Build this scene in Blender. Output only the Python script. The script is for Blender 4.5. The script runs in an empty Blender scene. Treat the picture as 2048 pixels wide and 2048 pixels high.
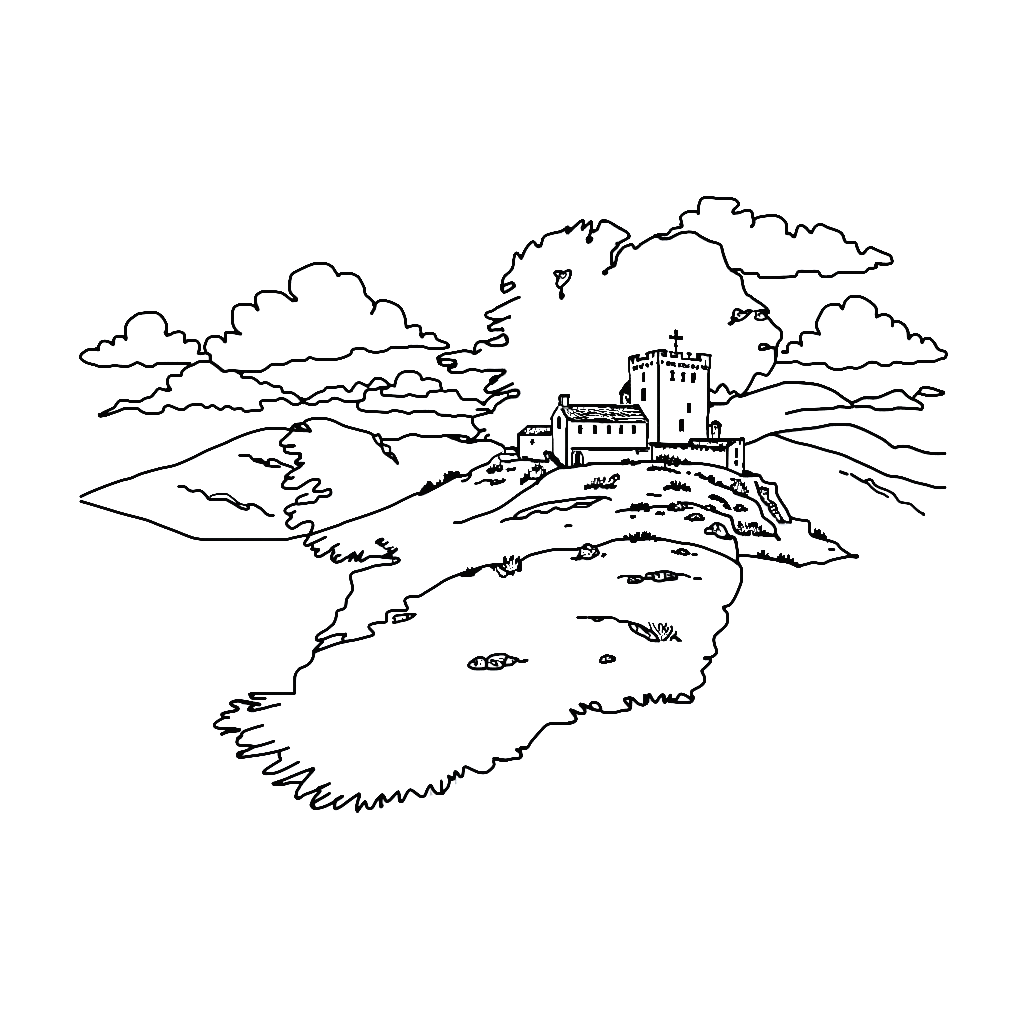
import bpy, bmesh, math, random
from mathutils import Vector
from mathutils.geometry import delaunay_2d_cdt

random.seed(7)
SC = bpy.context.scene
COL = SC.collection
F = 50.0 / 36.0 * 2048.0        # focal length in photograph pixels
HOR = 835.0                     # row of the horizon
CAMZ = 42.0                     # eye height above the water
CAM = Vector((0, 0, CAMZ))
LW = 6.75                        # usual pen width

# ------------------------------------------------------------------ materials
def mat(name, base, var, rough):
    m = bpy.data.materials.new(name); m.use_nodes = True
    nt = m.node_tree; b = nt.nodes['Principled BSDF']
    n = nt.nodes.new('ShaderNodeTexNoise'); n.inputs['Scale'].default_value = 1.7
    r = nt.nodes.new('ShaderNodeValToRGB')
    r.color_ramp.elements[0].color = (base - var, base - var, base - var, 1)
    r.color_ramp.elements[1].color = (base + var, base + var, base + var, 1)
    g = nt.nodes.new('ShaderNodeNewGeometry')
    nt.links.new(g.outputs['Position'], n.inputs['Vector'])
    nt.links.new(n.outputs['Fac'], r.inputs['Fac'])
    nt.links.new(r.outputs['Color'], b.inputs['Base Color'])
    b.inputs['Roughness'].default_value = rough
    b.inputs['Specular IOR Level'].default_value = 0.0
    return m
WHITE = mat('white_chalk', 0.80, 0.03, 1.0)
INK = mat('black_ink', 0.0002, 0.0001, 1.0)
WATERM = mat('white_water', 0.80, 0.02, 1.0)

# ------------------------------------------------------------------ geometry helpers
TILES = dict(P=(0, 0, 1932), A=(150, 600, 300), B=(400, 500, 300), C=(650, 500, 300), D=(450, 730, 300), E=(700, 700, 300),
             L=(150, 780, 300), M=(400, 850, 300), N=(550, 950, 300), O=(800, 850, 300),
             T1=(850, 550, 300), T2=(980, 400, 300), T3=(1200, 380, 300), T4=(1350, 380, 300), T5=(1600, 420, 300),
             T6=(1400, 580, 300), T7=(1620, 680, 300), T8=(1450, 780, 300), T9=(1640, 900, 260),
             N1=(1010, 770, 160), N2=(1130, 770, 160), TW=(1230, 640, 220), LG=(1270, 780, 240), LH=(1380, 860, 120),
             G1=(980, 880, 300), G2=(1200, 920, 300), G3=(1430, 900, 300), G4=(600, 1100, 300), G5=(400, 1280, 300),
             G6=(590, 1380, 300), G7=(860, 1230, 300), G8=(1110, 1150, 300), G9=(840, 1400, 300),
             H1=(1340, 1080, 180), H2=(1230, 980, 180), H3=(1380, 920, 180), H4=(1330, 1200, 200), H5=(1430, 920, 150))
def pts(s):
    out = []; t = TILES['P']
    for w in s.split():
        if ',' in w:
            a, b = w.split(',')
            out.append((t[0] + float(a) * t[2] / 1932.0, t[1] + float(b) * t[2] / 1932.0))
        else:
            t = TILES[w]
    return out
def at(u, v, D):
    return Vector(((u - 1024) / F * D, D, CAMZ - (v - HOR) / F * D))
def smooth(p, closed=False, n=4):
    if len(p) < 3: return list(p)
    out = []; L = len(p); rng = range(L if closed else L - 1)
    for i in rng:
        p1 = p[i]; p2 = p[(i + 1) % L]
        p0 = p[i - 1] if (i > 0 or closed) else p1
        p3 = p[(i + 2) % L] if (i + 2 < L or closed) else p2
        ln = math.hypot(p2[0] - p1[0], p2[1] - p1[1])
        def tan(a, b):
            x, y = (b[0] - a[0]) * 0.5, (b[1] - a[1]) * 0.5
            h = math.hypot(x, y); k = min(1.0, ln / h) if h > 0 else 0
            return x * k, y * k
        m1 = tan(p0, p2); m2 = tan(p1, p3)
        for k in range(n):
            t = k / n; t2 = t * t; t3 = t2 * t
            out.append(tuple(p1[j] * (2 * t3 - 3 * t2 + 1) + m1[j] * (t3 - 2 * t2 + t) + p2[j] * (3 * t2 - 2 * t3) + m2[j] * (t3 - t2) for j in (0, 1)))
    if not closed: out.append(p[-1])
    return out
def segd(x, y, poly):
    best = 1e18; L = len(poly)
    for i in range(L):
        ax, ay = poly[i]; bx, by = poly[(i + 1) % L]
        dx, dy = bx - ax, by - ay; q = dx * dx + dy * dy
        t = 0 if q == 0 else max(0, min(1, ((x - ax) * dx + (y - ay) * dy) / q))
        ex, ey = ax + t * dx - x, ay + t * dy - y; d = ex * ex + ey * ey
        if d < best: best = d
    return math.sqrt(best)
def inside(x, y, poly):
    c = False; j = len(poly) - 1
    for i in range(len(poly)):
        xi, yi = poly[i]; xj, yj = poly[j]
        if (yi > y) != (yj > y) and x < (xj - xi) * (y - yi) / (yj - yi) + xi: c = not c
        j = i
    return c

class MB:
    def __init__(s): s.v = []; s.f = []; s.m = []
    def add(s, vs, fs, mi):
        o = len(s.v); s.v += [tuple(p) for p in vs]
        for f in fs: s.f.append([i + o for i in f]); s.m.append(mi)
    def solid(s, poly, front, back, mi=0, step=None, holes=()):
        """closed solid: traced outline on a front surface, joined to a back surface"""
        loops = [poly] + list(holes)
        co = []; ed = []
        for lp in loops:
            o = len(co); co += [Vector(p) for p in lp]
            ed += [(o + i, o + (i + 1) % len(lp)) for i in range(len(lp))]
        if step:
            xs = [p[0] for p in poly]; ys = [p[1] for p in poly]
            y = min(ys) + step / 2; row = 0
            while y < max(ys):
                x = min(xs) + step * (0.5 if row % 2 else 0.25)
                while x < max(xs):
                    if inside(x, y, poly) and not any(inside(x, y, h) for h in holes) and min(segd(x, y, l) for l in loops) > step * 0.35:
                        co.append(Vector((x, y)))
                    x += step
                y += step * 0.866; row += 1
        r = delaunay_2d_cdt(co, ed, [], 0, 1e-4)
        V = r[0]; tr = []
        for t in r[2]:
            for k in range(1, len(t) - 1):
                a, b, c = t[0], t[k], t[k + 1]
                gx = (V[a].x + V[b].x + V[c].x) / 3; gy = (V[a].y + V[b].y + V[c].y) / 3
                if inside(gx, gy, poly) and not any(inside(gx, gy, h) for h in holes): tr.append((a, b, c))
        fr = [front(p.x, p.y) for p in V]; bk = [back(p.x, p.y, q) for p, q in zip(V, fr)]
        n = len(V); fs = [t for t in tr] + [(c + n, b + n, a + n) for a, b, c in tr]
        cnt = {}
        for t in tr:
            for i in range(3):
                e = (t[i], t[(i + 1) % 3]); cnt[tuple(sorted(e))] = cnt.get(tuple(sorted(e)), []) + [e]
        for k, e in cnt.items():
            if len(e) == 1: a, b = e[0]; fs.append((b, a, a + n, b + n))
        used = sorted({i for f in fs for i in f}); mp = {i: k for k, i in enumerate(used)}
        allv = fr + bk
        s.add([allv[i] for i in used], [[mp[i] for i in f] for f in fs], mi)
    def ball(s, c, r, mi=1):
        vs = [c + Vector((0, 0, r))]; N = 8
        for j in (1, 2, 3):
            a = math.pi * j / 4
            vs += [c + Vector((r * math.sin(a) * math.cos(2 * math.pi * i / N), r * math.sin(a) * math.sin(2 * math.pi * i / N), r * math.cos(a))) for i in range(N)]
        vs.append(c - Vector((0, 0, r))); fs = []
        for i in range(N):
            k = (i + 1) % N
            fs.append((0, 1 + i, 1 + k)); fs.append((25, 17 + k, 17 + i))
            for j in (0, 1): fs.append((1 + 8 * j + i, 9 + 8 * j + i, 9 + 8 * j + k, 1 + 8 * j + k))
        s.add(vs, fs, mi)
    def line(s, p, Dfn, w=LW, off=1.0, closed=False, sharp=False, mi=1):
        """a raised line: round bar following the surface"""
        if isinstance(p, str): p = pts(p)
        w += 0.9 if w >= 5.4 else (0.4 if w >= 3.2 else 0.8)
        q = p if sharp else smooth(p, closed)
        if closed and sharp: q = list(p)
        c = []; 
        for u, v in q:
            D = Dfn(u, v); c.append((at(u, v, D - off * w * D / F), w * 0.5 * D / F))
        L = len(c)
        if L == 1: s.ball(c[0][0], c[0][1], mi); return
        vs = []; N = 8
        for i in range(L):
            P, r = c[i]
            a = c[(i - 1) % L][0] if (i > 0 or closed) else P
            b = c[(i + 1) % L][0] if (i < L - 1 or closed) else P
            t = b - a
            vd = (P - CAM).normalized()
            n1 = t.cross(vd)
            if n1.length < 1e-9: n1 = Vector((1, 0, 0))
            n1.normalize(); n2 = vd
            vs += [P + n1 * (r * math.cos(2 * math.pi * k / N)) + n2 * (r * math.sin(2 * math.pi * k / N)) for k in range(N)]
        fs = []
        for i in range(L if closed else L - 1):
            j = (i + 1) % L
            for k in range(N):
                l = (k + 1) % N; fs.append((i * N + k, i * N + l, j * N + l, j * N + k))
        s.add(vs, fs, mi)
        for i in range(L):
            e = (i in (0, L - 1)) and not closed
            if not e:
                a = q[(i - 1) % L]; b = q[i]; d = q[(i + 1) % L]
                x1, y1, x2, y2 = b[0] - a[0], b[1] - a[1], d[0] - b[0], d[1] - b[1]
                h = math.hypot(x1, y1) * math.hypot(x2, y2)
                e = h > 0 and (x1 * x2 + y1 * y2) / h < 0.86
            if e: s.ball(c[i][0], c[i][1], mi)
    def build(s, name, parent=None, loc=None):
        me = bpy.data.meshes.new(name)
        o0 = Vector(loc) if loc is not None else (Vector(parent.location) if parent is not None and parent.type == 'EMPTY' else None)
        if o0 is None:
            n = len(s.v); o0 = Vector((sum(p[0] for p in s.v) / n, sum(p[1] for p in s.v) / n, min(p[2] for p in s.v)))
        world = o0
        me.from_pydata([tuple(Vector(p) - world) for p in s.v], [], s.f)
        me.materials.append(WHITE); me.materials.append(INK)
        me.polygons.foreach_set('material_index', s.m)
        bm = bmesh.new(); bm.from_mesh(me); bmesh.ops.recalc_face_normals(bm, faces=bm.faces); bm.to_mesh(me); bm.free()
        me.update()
        o = bpy.data.objects.new(name, me); COL.objects.link(o)
        if parent is not None:
            o.parent = parent
            base = world_of(parent)
            o.location = world - base
        else:
            o.location = world
        return o
def world_of(o):
    w = Vector((0, 0, 0))
    while o is not None:
        w = w + Vector(o.location); o = o.parent
    return w
def tag(o, label=None, cat=None, group=None, kind=None):
    if label: o['label'] = label
    if cat: o['category'] = cat
    if group: o['group'] = group
    if kind: o['kind'] = kind
    return o
def empty(name, loc, label, cat, group=None):
    o = bpy.data.objects.new(name, None); COL.objects.link(o); o.location = loc
    return tag(o, label, cat, group)
def const(D): return lambda u, v: D
def plane(p0, n):
    n = Vector(n); k = n.dot(Vector(p0) - CAM)
    def fn(u, v):
        d = Vector(((u - 1024) / F, 1, -(v - HOR) / F)); return k / n.dot(d)
    return fn
def on(Dfn, off=0.0): return lambda u, v: at(u, v, Dfn(u, v) - off * Dfn(u, v) / F)
def push(vec): return lambda u, v, q: q + Vector(vec)
def drop(u, v, q): return Vector((q.x, q.y, -1.5))
def puff(poly, Dfn, T, R):
    """rounded front and back of a free-standing body (T, R in picture pixels)"""
    def b(u, v):
        d = segd(u, v, poly); return math.sin(min(d / R, 1.0) * math.pi / 2) * T
    def Df(u, v):
        D = Dfn(u, v); return D - b(u, v) * D / F
    fr = lambda u, v: at(u, v, Df(u, v))
    bk = lambda u, v, q: at(u, v, Dfn(u, v) + (b(u, v) + 0.6) * Dfn(u, v) / F)
    return Df, fr, bk

# ------------------------------------------------------------------ land surfaces
def land(u, v): return 288 - (v - 930) * 0.2014 if v > 930 else 288 + (930 - v) * 1.5
def lefthill(u, v): return 440 + (1080 - v) * 0.35
def nearhill(u, v): return 400 + (1119 - v) * 0.28
GO = 3.2          # how far lines stand off the sloping ground, in line widths

def foot(u, v): return min(land(u, v), 286.8)
def terrain(name, outline, Dfn, lines, step=16, off=GO, feet=(), fills=()):
    m = MB(); poly = pts(outline) if isinstance(outline, str) else outline
    m.solid(poly, on(Dfn), drop, 0, step)
    for l in lines:
        if isinstance(l, str): m.line(l, Dfn, off=off)
        else: m.line(l[0], Dfn, w=l[1], off=off * LW / l[1], sharp=len(l) > 2)
    for f in fills: m.solid(pts(f[0]), on(Dfn, 20), push((0, 0.3, 0)), 1, 6, [pts(h) for h in f[1:]])
    for l in feet: m.line(l[0], foot, w=l[1], off=0.8)
    return tag(m.build(name), kind='structure')

# ------------------------------------------------------------------ ground, water, hills
m = MB()
m.add([(-20000, -3000, 0), (20000, -3000, 0), (20000, 40000, 0), (-20000, 40000, 0)], [(0, 1, 2, 3)], 0)
w = m.build('water', loc=(0, 0, 0)); w.data.materials[0] = WATERM; tag(w, kind='structure')

CLIFF = "G3 385,275 440,285 500,318 570,325 600,370 620,400 680,425 765,430 790,470 797,560 850,660 920,765 970,860 1060,895 1200,915 1215,955 1220,1060 1265,1110 1340,1130 1440,1160 1560,1200 1625,1270 1720,1335 1765,1365"
RIDGE = "M 1410,1415 1500,1385 1650,1335 1800,1285 N 900,610 1100,545 1300,475 1500,395 1650,320 1800,250 1900,225 O 300,880 400,835 480,795 560,750 650,700 740,660 800,650 870,640 920,590 1040,530 1140,490 1200,425 1300,372 1345,350"
GULLY = ("H5 978,542 1082,542 1110,568 1132,618 1137,693 1185,690 1187,670 1237,670 1240,695 1337,695 1340,720 1392,720 1392,1005 1418,1008 1420,1030 1470,1032 1520,1058 1548,1085 1598,1132 1600,1208 1624,1212 1624,1310 1650,1315 1674,1342 1700,1392 1702,1440 1725,1442 1752,1470 1754,1518 1778,1520 1782,1545 1828,1548 1830,1570 1932,1572 1990,1572 1990,1645 1828,1645 1826,1622 1802,1622 1800,1645 1650,1645 1624,1615 1598,1590 1572,1562 1570,1520 1520,1490 1493,1465 1468,1440 1440,1390 1392,1335 1365,1285 1363,1210 1310,1180 1262,1130 1210,1080 1185,1050 1160,1000 1158,950 1132,945 1110,895 1085,850 1082,770 1058,765 1056,695 1032,690 1030,618 1005,615 1002,568",
  "H5 1160,773 1185,773 1185,822 1160,822", "H5 1212,775 1260,775 1265,797 1337,800 1337,822 1310,826 1285,852 1265,872 1262,850 1237,852 1237,895 1260,925 1290,900 1338,902 1340,1030 1365,1032 1367,1055 1390,1058 1392,1082 1417,1085 1415,1106 1370,1106 1340,1060 1288,1052 1285,980 1260,960 1237,930 1210,925 1208,900 1186,897 1188,852 1210,848",
  "H5 1417,1133 1470,1133 1470,1184 1417,1184", "H5 1495,1134 1520,1134 1520,1158 1495,1158", "H5 1495,1212 1547,1212 1547,1260 1495,1263 1493,1287 1443,1287 1443,1237 1493,1237", "H5 1493,1314 1547,1314 1547,1366 1493,1366", "H5 1572,1314 1598,1314 1598,1340 1572,1340", "H5 1547,1392 1648,1392 1650,1468 1674,1470 1674,1546 1648,1546 1645,1520 1622,1518 1620,1495 1598,1492 1596,1470 1572,1466 1570,1418 1548,1416")
COAST_E = "H1 1445,340 1447,440 1490,530 1535,620 1535,870 1480,1040 1420,1180 1350,1310 1270,1400 1160,1435 1160,1490 H4 1205,260 1208,420 1160,510 965,690 945,760 955,860 990,950 995,1020 940,1080 870,1120 880,1190 790,1290 715,1360 720,1400 760,1480 762,1580 690,1660 515,1760 515,1830 550,1890"
BODY_S = "G8 1755,1600 1740,1640 1460,1640 1400,1640 1300,1640 1200,1650 1130,1680 1060,1660 980,1640 965,1730 780,1760 630,1770 570,1735 440,1710 380,1780 300,1780 230,1770 270,1850 240,1895 G7 1790,1395 1560,1397 1470,1440 1400,1530 1250,1710 1180,1740 1160,1830 1000,1860 830,1860 G9 950,840 850,930 740,930 590,870 550,980 520,1000 450,960 440,1010 380,1030 375,1110 300,1200 210,1200 140,1110 60,1240 0,1240 G6 1500,1300 1390,1430 1340,1400 1220,1420 1130,1370 990,1520 870,1490 805,1560 740,1420 600,1500 515,1530 330,1515 240,1520 220,1400 120,1350 30,1390 10,1330 G5 1290,1850 1000,1860 950,1850 1200,1750 950,1715 830,1710 1030,1540 800,1490 500,1510 490,1450 600,1410 490,1350 480,1280 530,1200 400,1150 200,1135 180,1090 290,1000 290,950 480,890 400,820 450,785 700,810 690,753 650,720 660,690 1218,688 1220,450 1280,370 1420,300 1465,170 G4 250,1210 215,1160 215,1120 350,1020 440,930 460,820 490,780 590,740 600,650 675,520 650,370 655,310 720,265 1050,185 1200,170 1290,130 N 1590,1085 1420,1060 1210,1055 1100,1110 960,1080 880,1110 800,1125 735,1090 740,1010 560,1050 520,1020 470,940 385,890 420,800 455,755"
LAND = pts(RIDGE + " P 1012,896 1036,896 1060,903 1478,903 1486,944 " + CLIFF + " G3 1740,1365 1600,1395 1480,1425 1390,1460 1260,1450 1080,1490 950,1450 800,1410 650,1395 450,1370 300,1358 " + COAST_E + " " + BODY_S)
terrain('hill', LAND, land, [
    RIDGE, CLIFF + " 1830,1370",
    "G3 1750,1360 1680,1380 1600,1395 1480,1425 1390,1462 1260,1450 1160,1475 1080,1490 1010,1475 950,1450 800,1410 650,1395 560,1380 450,1365 300,1358",
    ("G3 1745,1365 1830,1370", 10), ("G3 1050,1480 1090,1495", 9),
    # west coast
    "N 470,710 445,770 410,830 380,875 385,900 420,910 460,890 560,845 650,800",
    "N 482,890 482,945 470,955 565,960 540,985 520,1000 525,1040 580,1050 650,1010 700,980 740,935 820,890",
    "N 745,950 760,1000 740,1010 730,1060 735,1090 780,1122 850,1110 900,1075 960,1045 1025,1000",
    "N 775,1085 790,1050 840,1030", ("N 960,1105 1030,1010 1040,1100 1085,1055", 7), ("N 960,1050 1020,1010", 9),
    "N 1040,1100 1130,985 1090,1075 1105,1110 1160,1085 1210,1055 1290,1048 1420,1062 1520,1070 1580,1072 1602,1100 1560,1130 1480,1152 1380,1158 1280,1172 1200,1200 1100,1230 1020,1250 975,1290 977,1350 990,1400 998,1480 960,1545 920,1605 910,1690 870,1730 800,1755 782,1850 750,1920 G4 420,960 350,1020 250,1080 212,1120 215,1160 300,1150 400,1110 500,1087 590,1085",
    ("N 1515,1080 1520,1130", 4), ("N 1385,1055 1440,1030 1510,1000 1565,955", 8), ("N 1390,915 1425,950 1520,930", 5), ("N 1310,865 1350,840 1385,830", 9), ("N 1330,870 1375,900", 9), ("N 1410,895 1450,868", 6), ("N 1470,980 1500,990", 9), ("N 1420,1040 1510,1040", 3),
    "G4 590,1095 555,1125 555,1175", "G4 290,1180 240,1230 182,1290 188,1310 300,1270 450,1215 580,1180 700,1160 860,1120 940,1095 943,1060 888,1000 900,965 980,940 1080,935 1115,910 1112,825 1150,790 1220,780 1360,780 1383,745 1358,690 1352,640 1400,605 1530,595 1620,545 1750,465 1850,400 1932,360 O 760,1925 830,1900 960,1860 1050,1830 1150,1805 1300,1800",
    ("G4 175,1300 230,1260", 7), ("G4 590,1080 590,1105", 7),
    "G4 178,1315 165,1390 130,1450 80,1490 0,1525 G5 1280,370 1235,430 1220,490 1218,660 1215,688 1000,688 800,688 655,690 645,715 665,745 690,753 840,753",
    ("G5 640,700 690,700", 8),
    # south west peninsulas
    ("G5 770,830 690,815 600,795 520,785 450,787 395,810 410,840 480,870 490,890 460,910 380,925 300,945 280,960 300,985", 7.3), ("G5 300,995 370,1000", 7),
    "G5 300,1005 230,1045 185,1085 195,1120 240,1135 410,1140 515,1155", ("G5 280,1212 360,1180 500,1165", 8), ("G5 350,1155 430,1160", 8),
    "G5 1030,830 940,847 820,880 700,905 640,905 630,880 690,845", ("G5 625,895 690,905", 8), ("G5 550,800 700,820 770,832", 8),
    "G5 810,1100 700,1130 565,1178 535,1215 525,1250 480,1285 490,1350 600,1358 725,1368 840,1340 950,1305", ("G5 535,1230 480,1275", 8),
    "G5 710,1368 600,1425 490,1455 485,1500 530,1512 620,1500 800,1475 950,1445 1050,1420 1140,1388", ("G5 490,1470 540,1455", 9),
    "G5 1020,1440 1020,1500 1040,1540 950,1600 850,1665 818,1700 830,1722 960,1715 1100,1660 1270,1572", ("G5 820,1705 850,1722", 8),
    "G5 1462,1655 1350,1690 1200,1750 1080,1800 980,1835 945,1855 1060,1862 1150,1840 1300,1835", ("G5 945,1850 1050,1850", 9), ("G5 1440,1660 1465,1665", 8),
    "G5 1462,1670 1420,1720 1350,1800 1300,1860 1265,1920 G6 30,1290 15,1340 15,1390 60,1390 120,1350 250,1300 445,1205", ("G6 300,1265 380,1235", 7.5), ("G6 5,1370 50,1395", 8),
    "G6 325,1305 250,1385 215,1450 215,1500 250,1525 340,1515 450,1470 540,1415 615,1370", "G6 225,1460 330,1400 445,1332", ("G6 210,1480 240,1500", 9), ("G6 520,1420 600,1375", 8),
    "G6 518,1440 512,1530 600,1495 700,1420 830,1340 805,1440 795,1500 800,1560 850,1500 905,1435 930,1515 990,1520 1050,1420 1120,1350 1145,1370 1175,1430 1220,1420 1330,1310 1345,1430 1390,1425 1440,1330 1485,1285 1560,1330 1615,1370 1670,1360 1710,1270 1750,1230 1785,1290 1830,1332 1910,1330", ("G6 800,1510 805,1560", 8), ("G6 1355,1430 1385,1430", 8), ("G6 820,1340 830,1370", 8),
    "G6 1882,1170 1890,1310", ("G6 1105,1400 1105,1500 1120,1490", 7.5),
    "G9 290,1200 360,1120 380,1030 370,980", ("G9 370,985 390,1010 430,1010", 9), "G9 440,1010 450,925 480,940 520,990 550,970 560,880 590,860 680,900 770,935 860,930 950,850 960,765 1090,775 1180,760 1290,745 1300,700 1290,640 1310,610 1380,615 1430,540 1560,390 1620,330 1690,303 1932,303",
    ("G9 1245,640 1290,665", 8), ("G9 1300,620 1370,615", 9), ("G9 950,755 1000,755", 7.5), ("G9 455,925 465,950", 8), ("G9 1035,775 1115,778", 8), ("G9 1295,670 1300,730", 8),
    # south coast
    "G7 1560,1397 1790,1395 1850,1380 1882,1345 1870,1300 1830,1240 1810,1220 1932,1268", ("G7 1815,1225 1860,1245", 8),
    "G8 170,1905 240,1890 270,1860 255,1815 215,1760 200,1735 300,1780 380,1780 383,1740 345,1680 370,1670 440,1710 500,1735 590,1735 560,1660 490,1640 450,1680 490,1725", ("G8 330,1670 370,1690", 10), ("G8 200,1740 240,1750", 8), ("G8 410,1695 450,1710", 8),
    "G8 580,1735 630,1770 780,1768 880,1742 965,1730 975,1640 970,1590 1000,1590 1070,1655 1140,1675 1185,1630 1190,1560 1220,1540 1260,1610 1300,1640 1340,1580 1390,1540 1400,1600 1410,1640 1460,1590 1490,1545 1490,1600 1560,1600 1610,1535 1680,1550 1760,1600",
    "G8 965,1700 930,1660 890,1600 970,1580", ("G8 1155,1550 1160,1660", 8), ("G8 1200,1550 1180,1650", 8), ("G8 1400,1550 1415,1640", 8), ("G8 1470,1590 1500,1610 1540,1620", 8), ("G8 970,1585 1000,1595", 8),
    ("G8 1470,1630 1600,1640 1740,1640 1775,1610 1780,1580 1760,1550", 6.5),
    "P 1478,1112 " + COAST_E, ("H4 770,1125 860,1120", 9), ("H1 1155,1440 1160,1480", 8), ("H4 715,1360 720,1400", 7.5), ("H4 520,1840 555,1890", 7),
    # spur line of the lower mound
    "G1 410,1545 500,1490 600,1460 750,1425 850,1410 1100,1410 1180,1390", "G1 1340,1378 1400,1360 1500,1325 1600,1290 1750,1275 G2 500,1020 740,1012 900,1040 1050,1070 1150,1080 1300,1115 1450,1170 1600,1230 1720,1295 1780,1340",
    # paths and ledges on the castle hill
    "G1 900,355 800,400 720,445 640,510 560,580 400,680 250,790 130,870 0,930 O 950,1190 830,1240 760,1260 700,1258",
    ("G1 640,500 600,560", 8),
    "G1 145,1055 200,1027 300,1010 450,1000 530,945 620,915 670,935 740,930 840,875 900,890 980,895 1080,850 1120,820 1220,815 1290,820 1400,770 1450,745",
    ("G1 1090,862 1240,862 1310,830", 5), "G1 315,985 380,930 500,885 700,820 900,790 1000,775 1150,755 1300,742 1420,735 1530,752 1555,768",
    ("G1 975,1110 1000,1100 1045,1105", 7), ("G2 615,445 680,445", 7), ("G2 700,455 780,457", 6.5), ("G2 660,447 720,450", 3), ("G3 1470,1280 1535,1282", 6),
    "G2 210,670 290,648 400,640 640,612 720,598 900,598", "G2 1040,555 1150,555 1250,580 1350,615", "G2 1480,650 1550,690 1680,728 1705,780 1720,860 1770,930 1850,955",
    ("G2 1130,618 1195,618", 4.5),
    "G3 0,440 100,460 200,500 300,560 400,600 520,660 570,720 600,800 620,860 700,920 768,990 785,1080 820,1150", ("G3 770,1085 825,1150", 9), ("G3 250,545 400,595", 8.5),
    "G3 0,780 100,830 200,868 230,960 260,1040 320,1075 440,1085", "G3 500,1085 640,1090 740,1095 790,1110", ("G3 620,1090 720,1095", 8),
    "G3 200,1120 250,1145 278,1230 290,1360 287,1430",
    "G3 970,870 970,930",
    # corner wedge by the lodge
    ("H5 720,350 850,390 1000,400 1120,400", 7), ("H5 740,290 850,330", 8), ("H5 640,420 960,420", 3), ("H5 730,360 900,370", 6),
    # ledges in the meadow
    ("G2 235,1515 300,1495 510,1497 560,1525 690,1520", 6), ("G2 590,1525 600,1478 700,1455 780,1440 890,1442 990,1472 1080,1478 1160,1508", 6), ("G2 1215,1527 1300,1530", 6.5),
    ("G8 290,547 405,547", 6), ("G8 430,547 560,545 720,547 790,570 830,598 930,600 1000,620", 6), ("G8 480,560 540,593 620,565", 6), ("G2 1200,1217 1245,1217", 6),
], step=18, fills=[GULLY], feet=[("G1 880,360 1000,355 1100,338 1240,325 1310,305 1410,302 1680,305 1700,300", LW), ("G1 1260,310 1420,300", 7.5), ("G1 1860,300 1932,292 G2 450,38 520,20 830,15 900,15", LW), ("G2 1030,35 1100,40 1300,48 1450,70 1600,105 1750,165 1830,200 1900,205", LW), ("G2 1060,40 1180,45", 8)])

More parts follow.
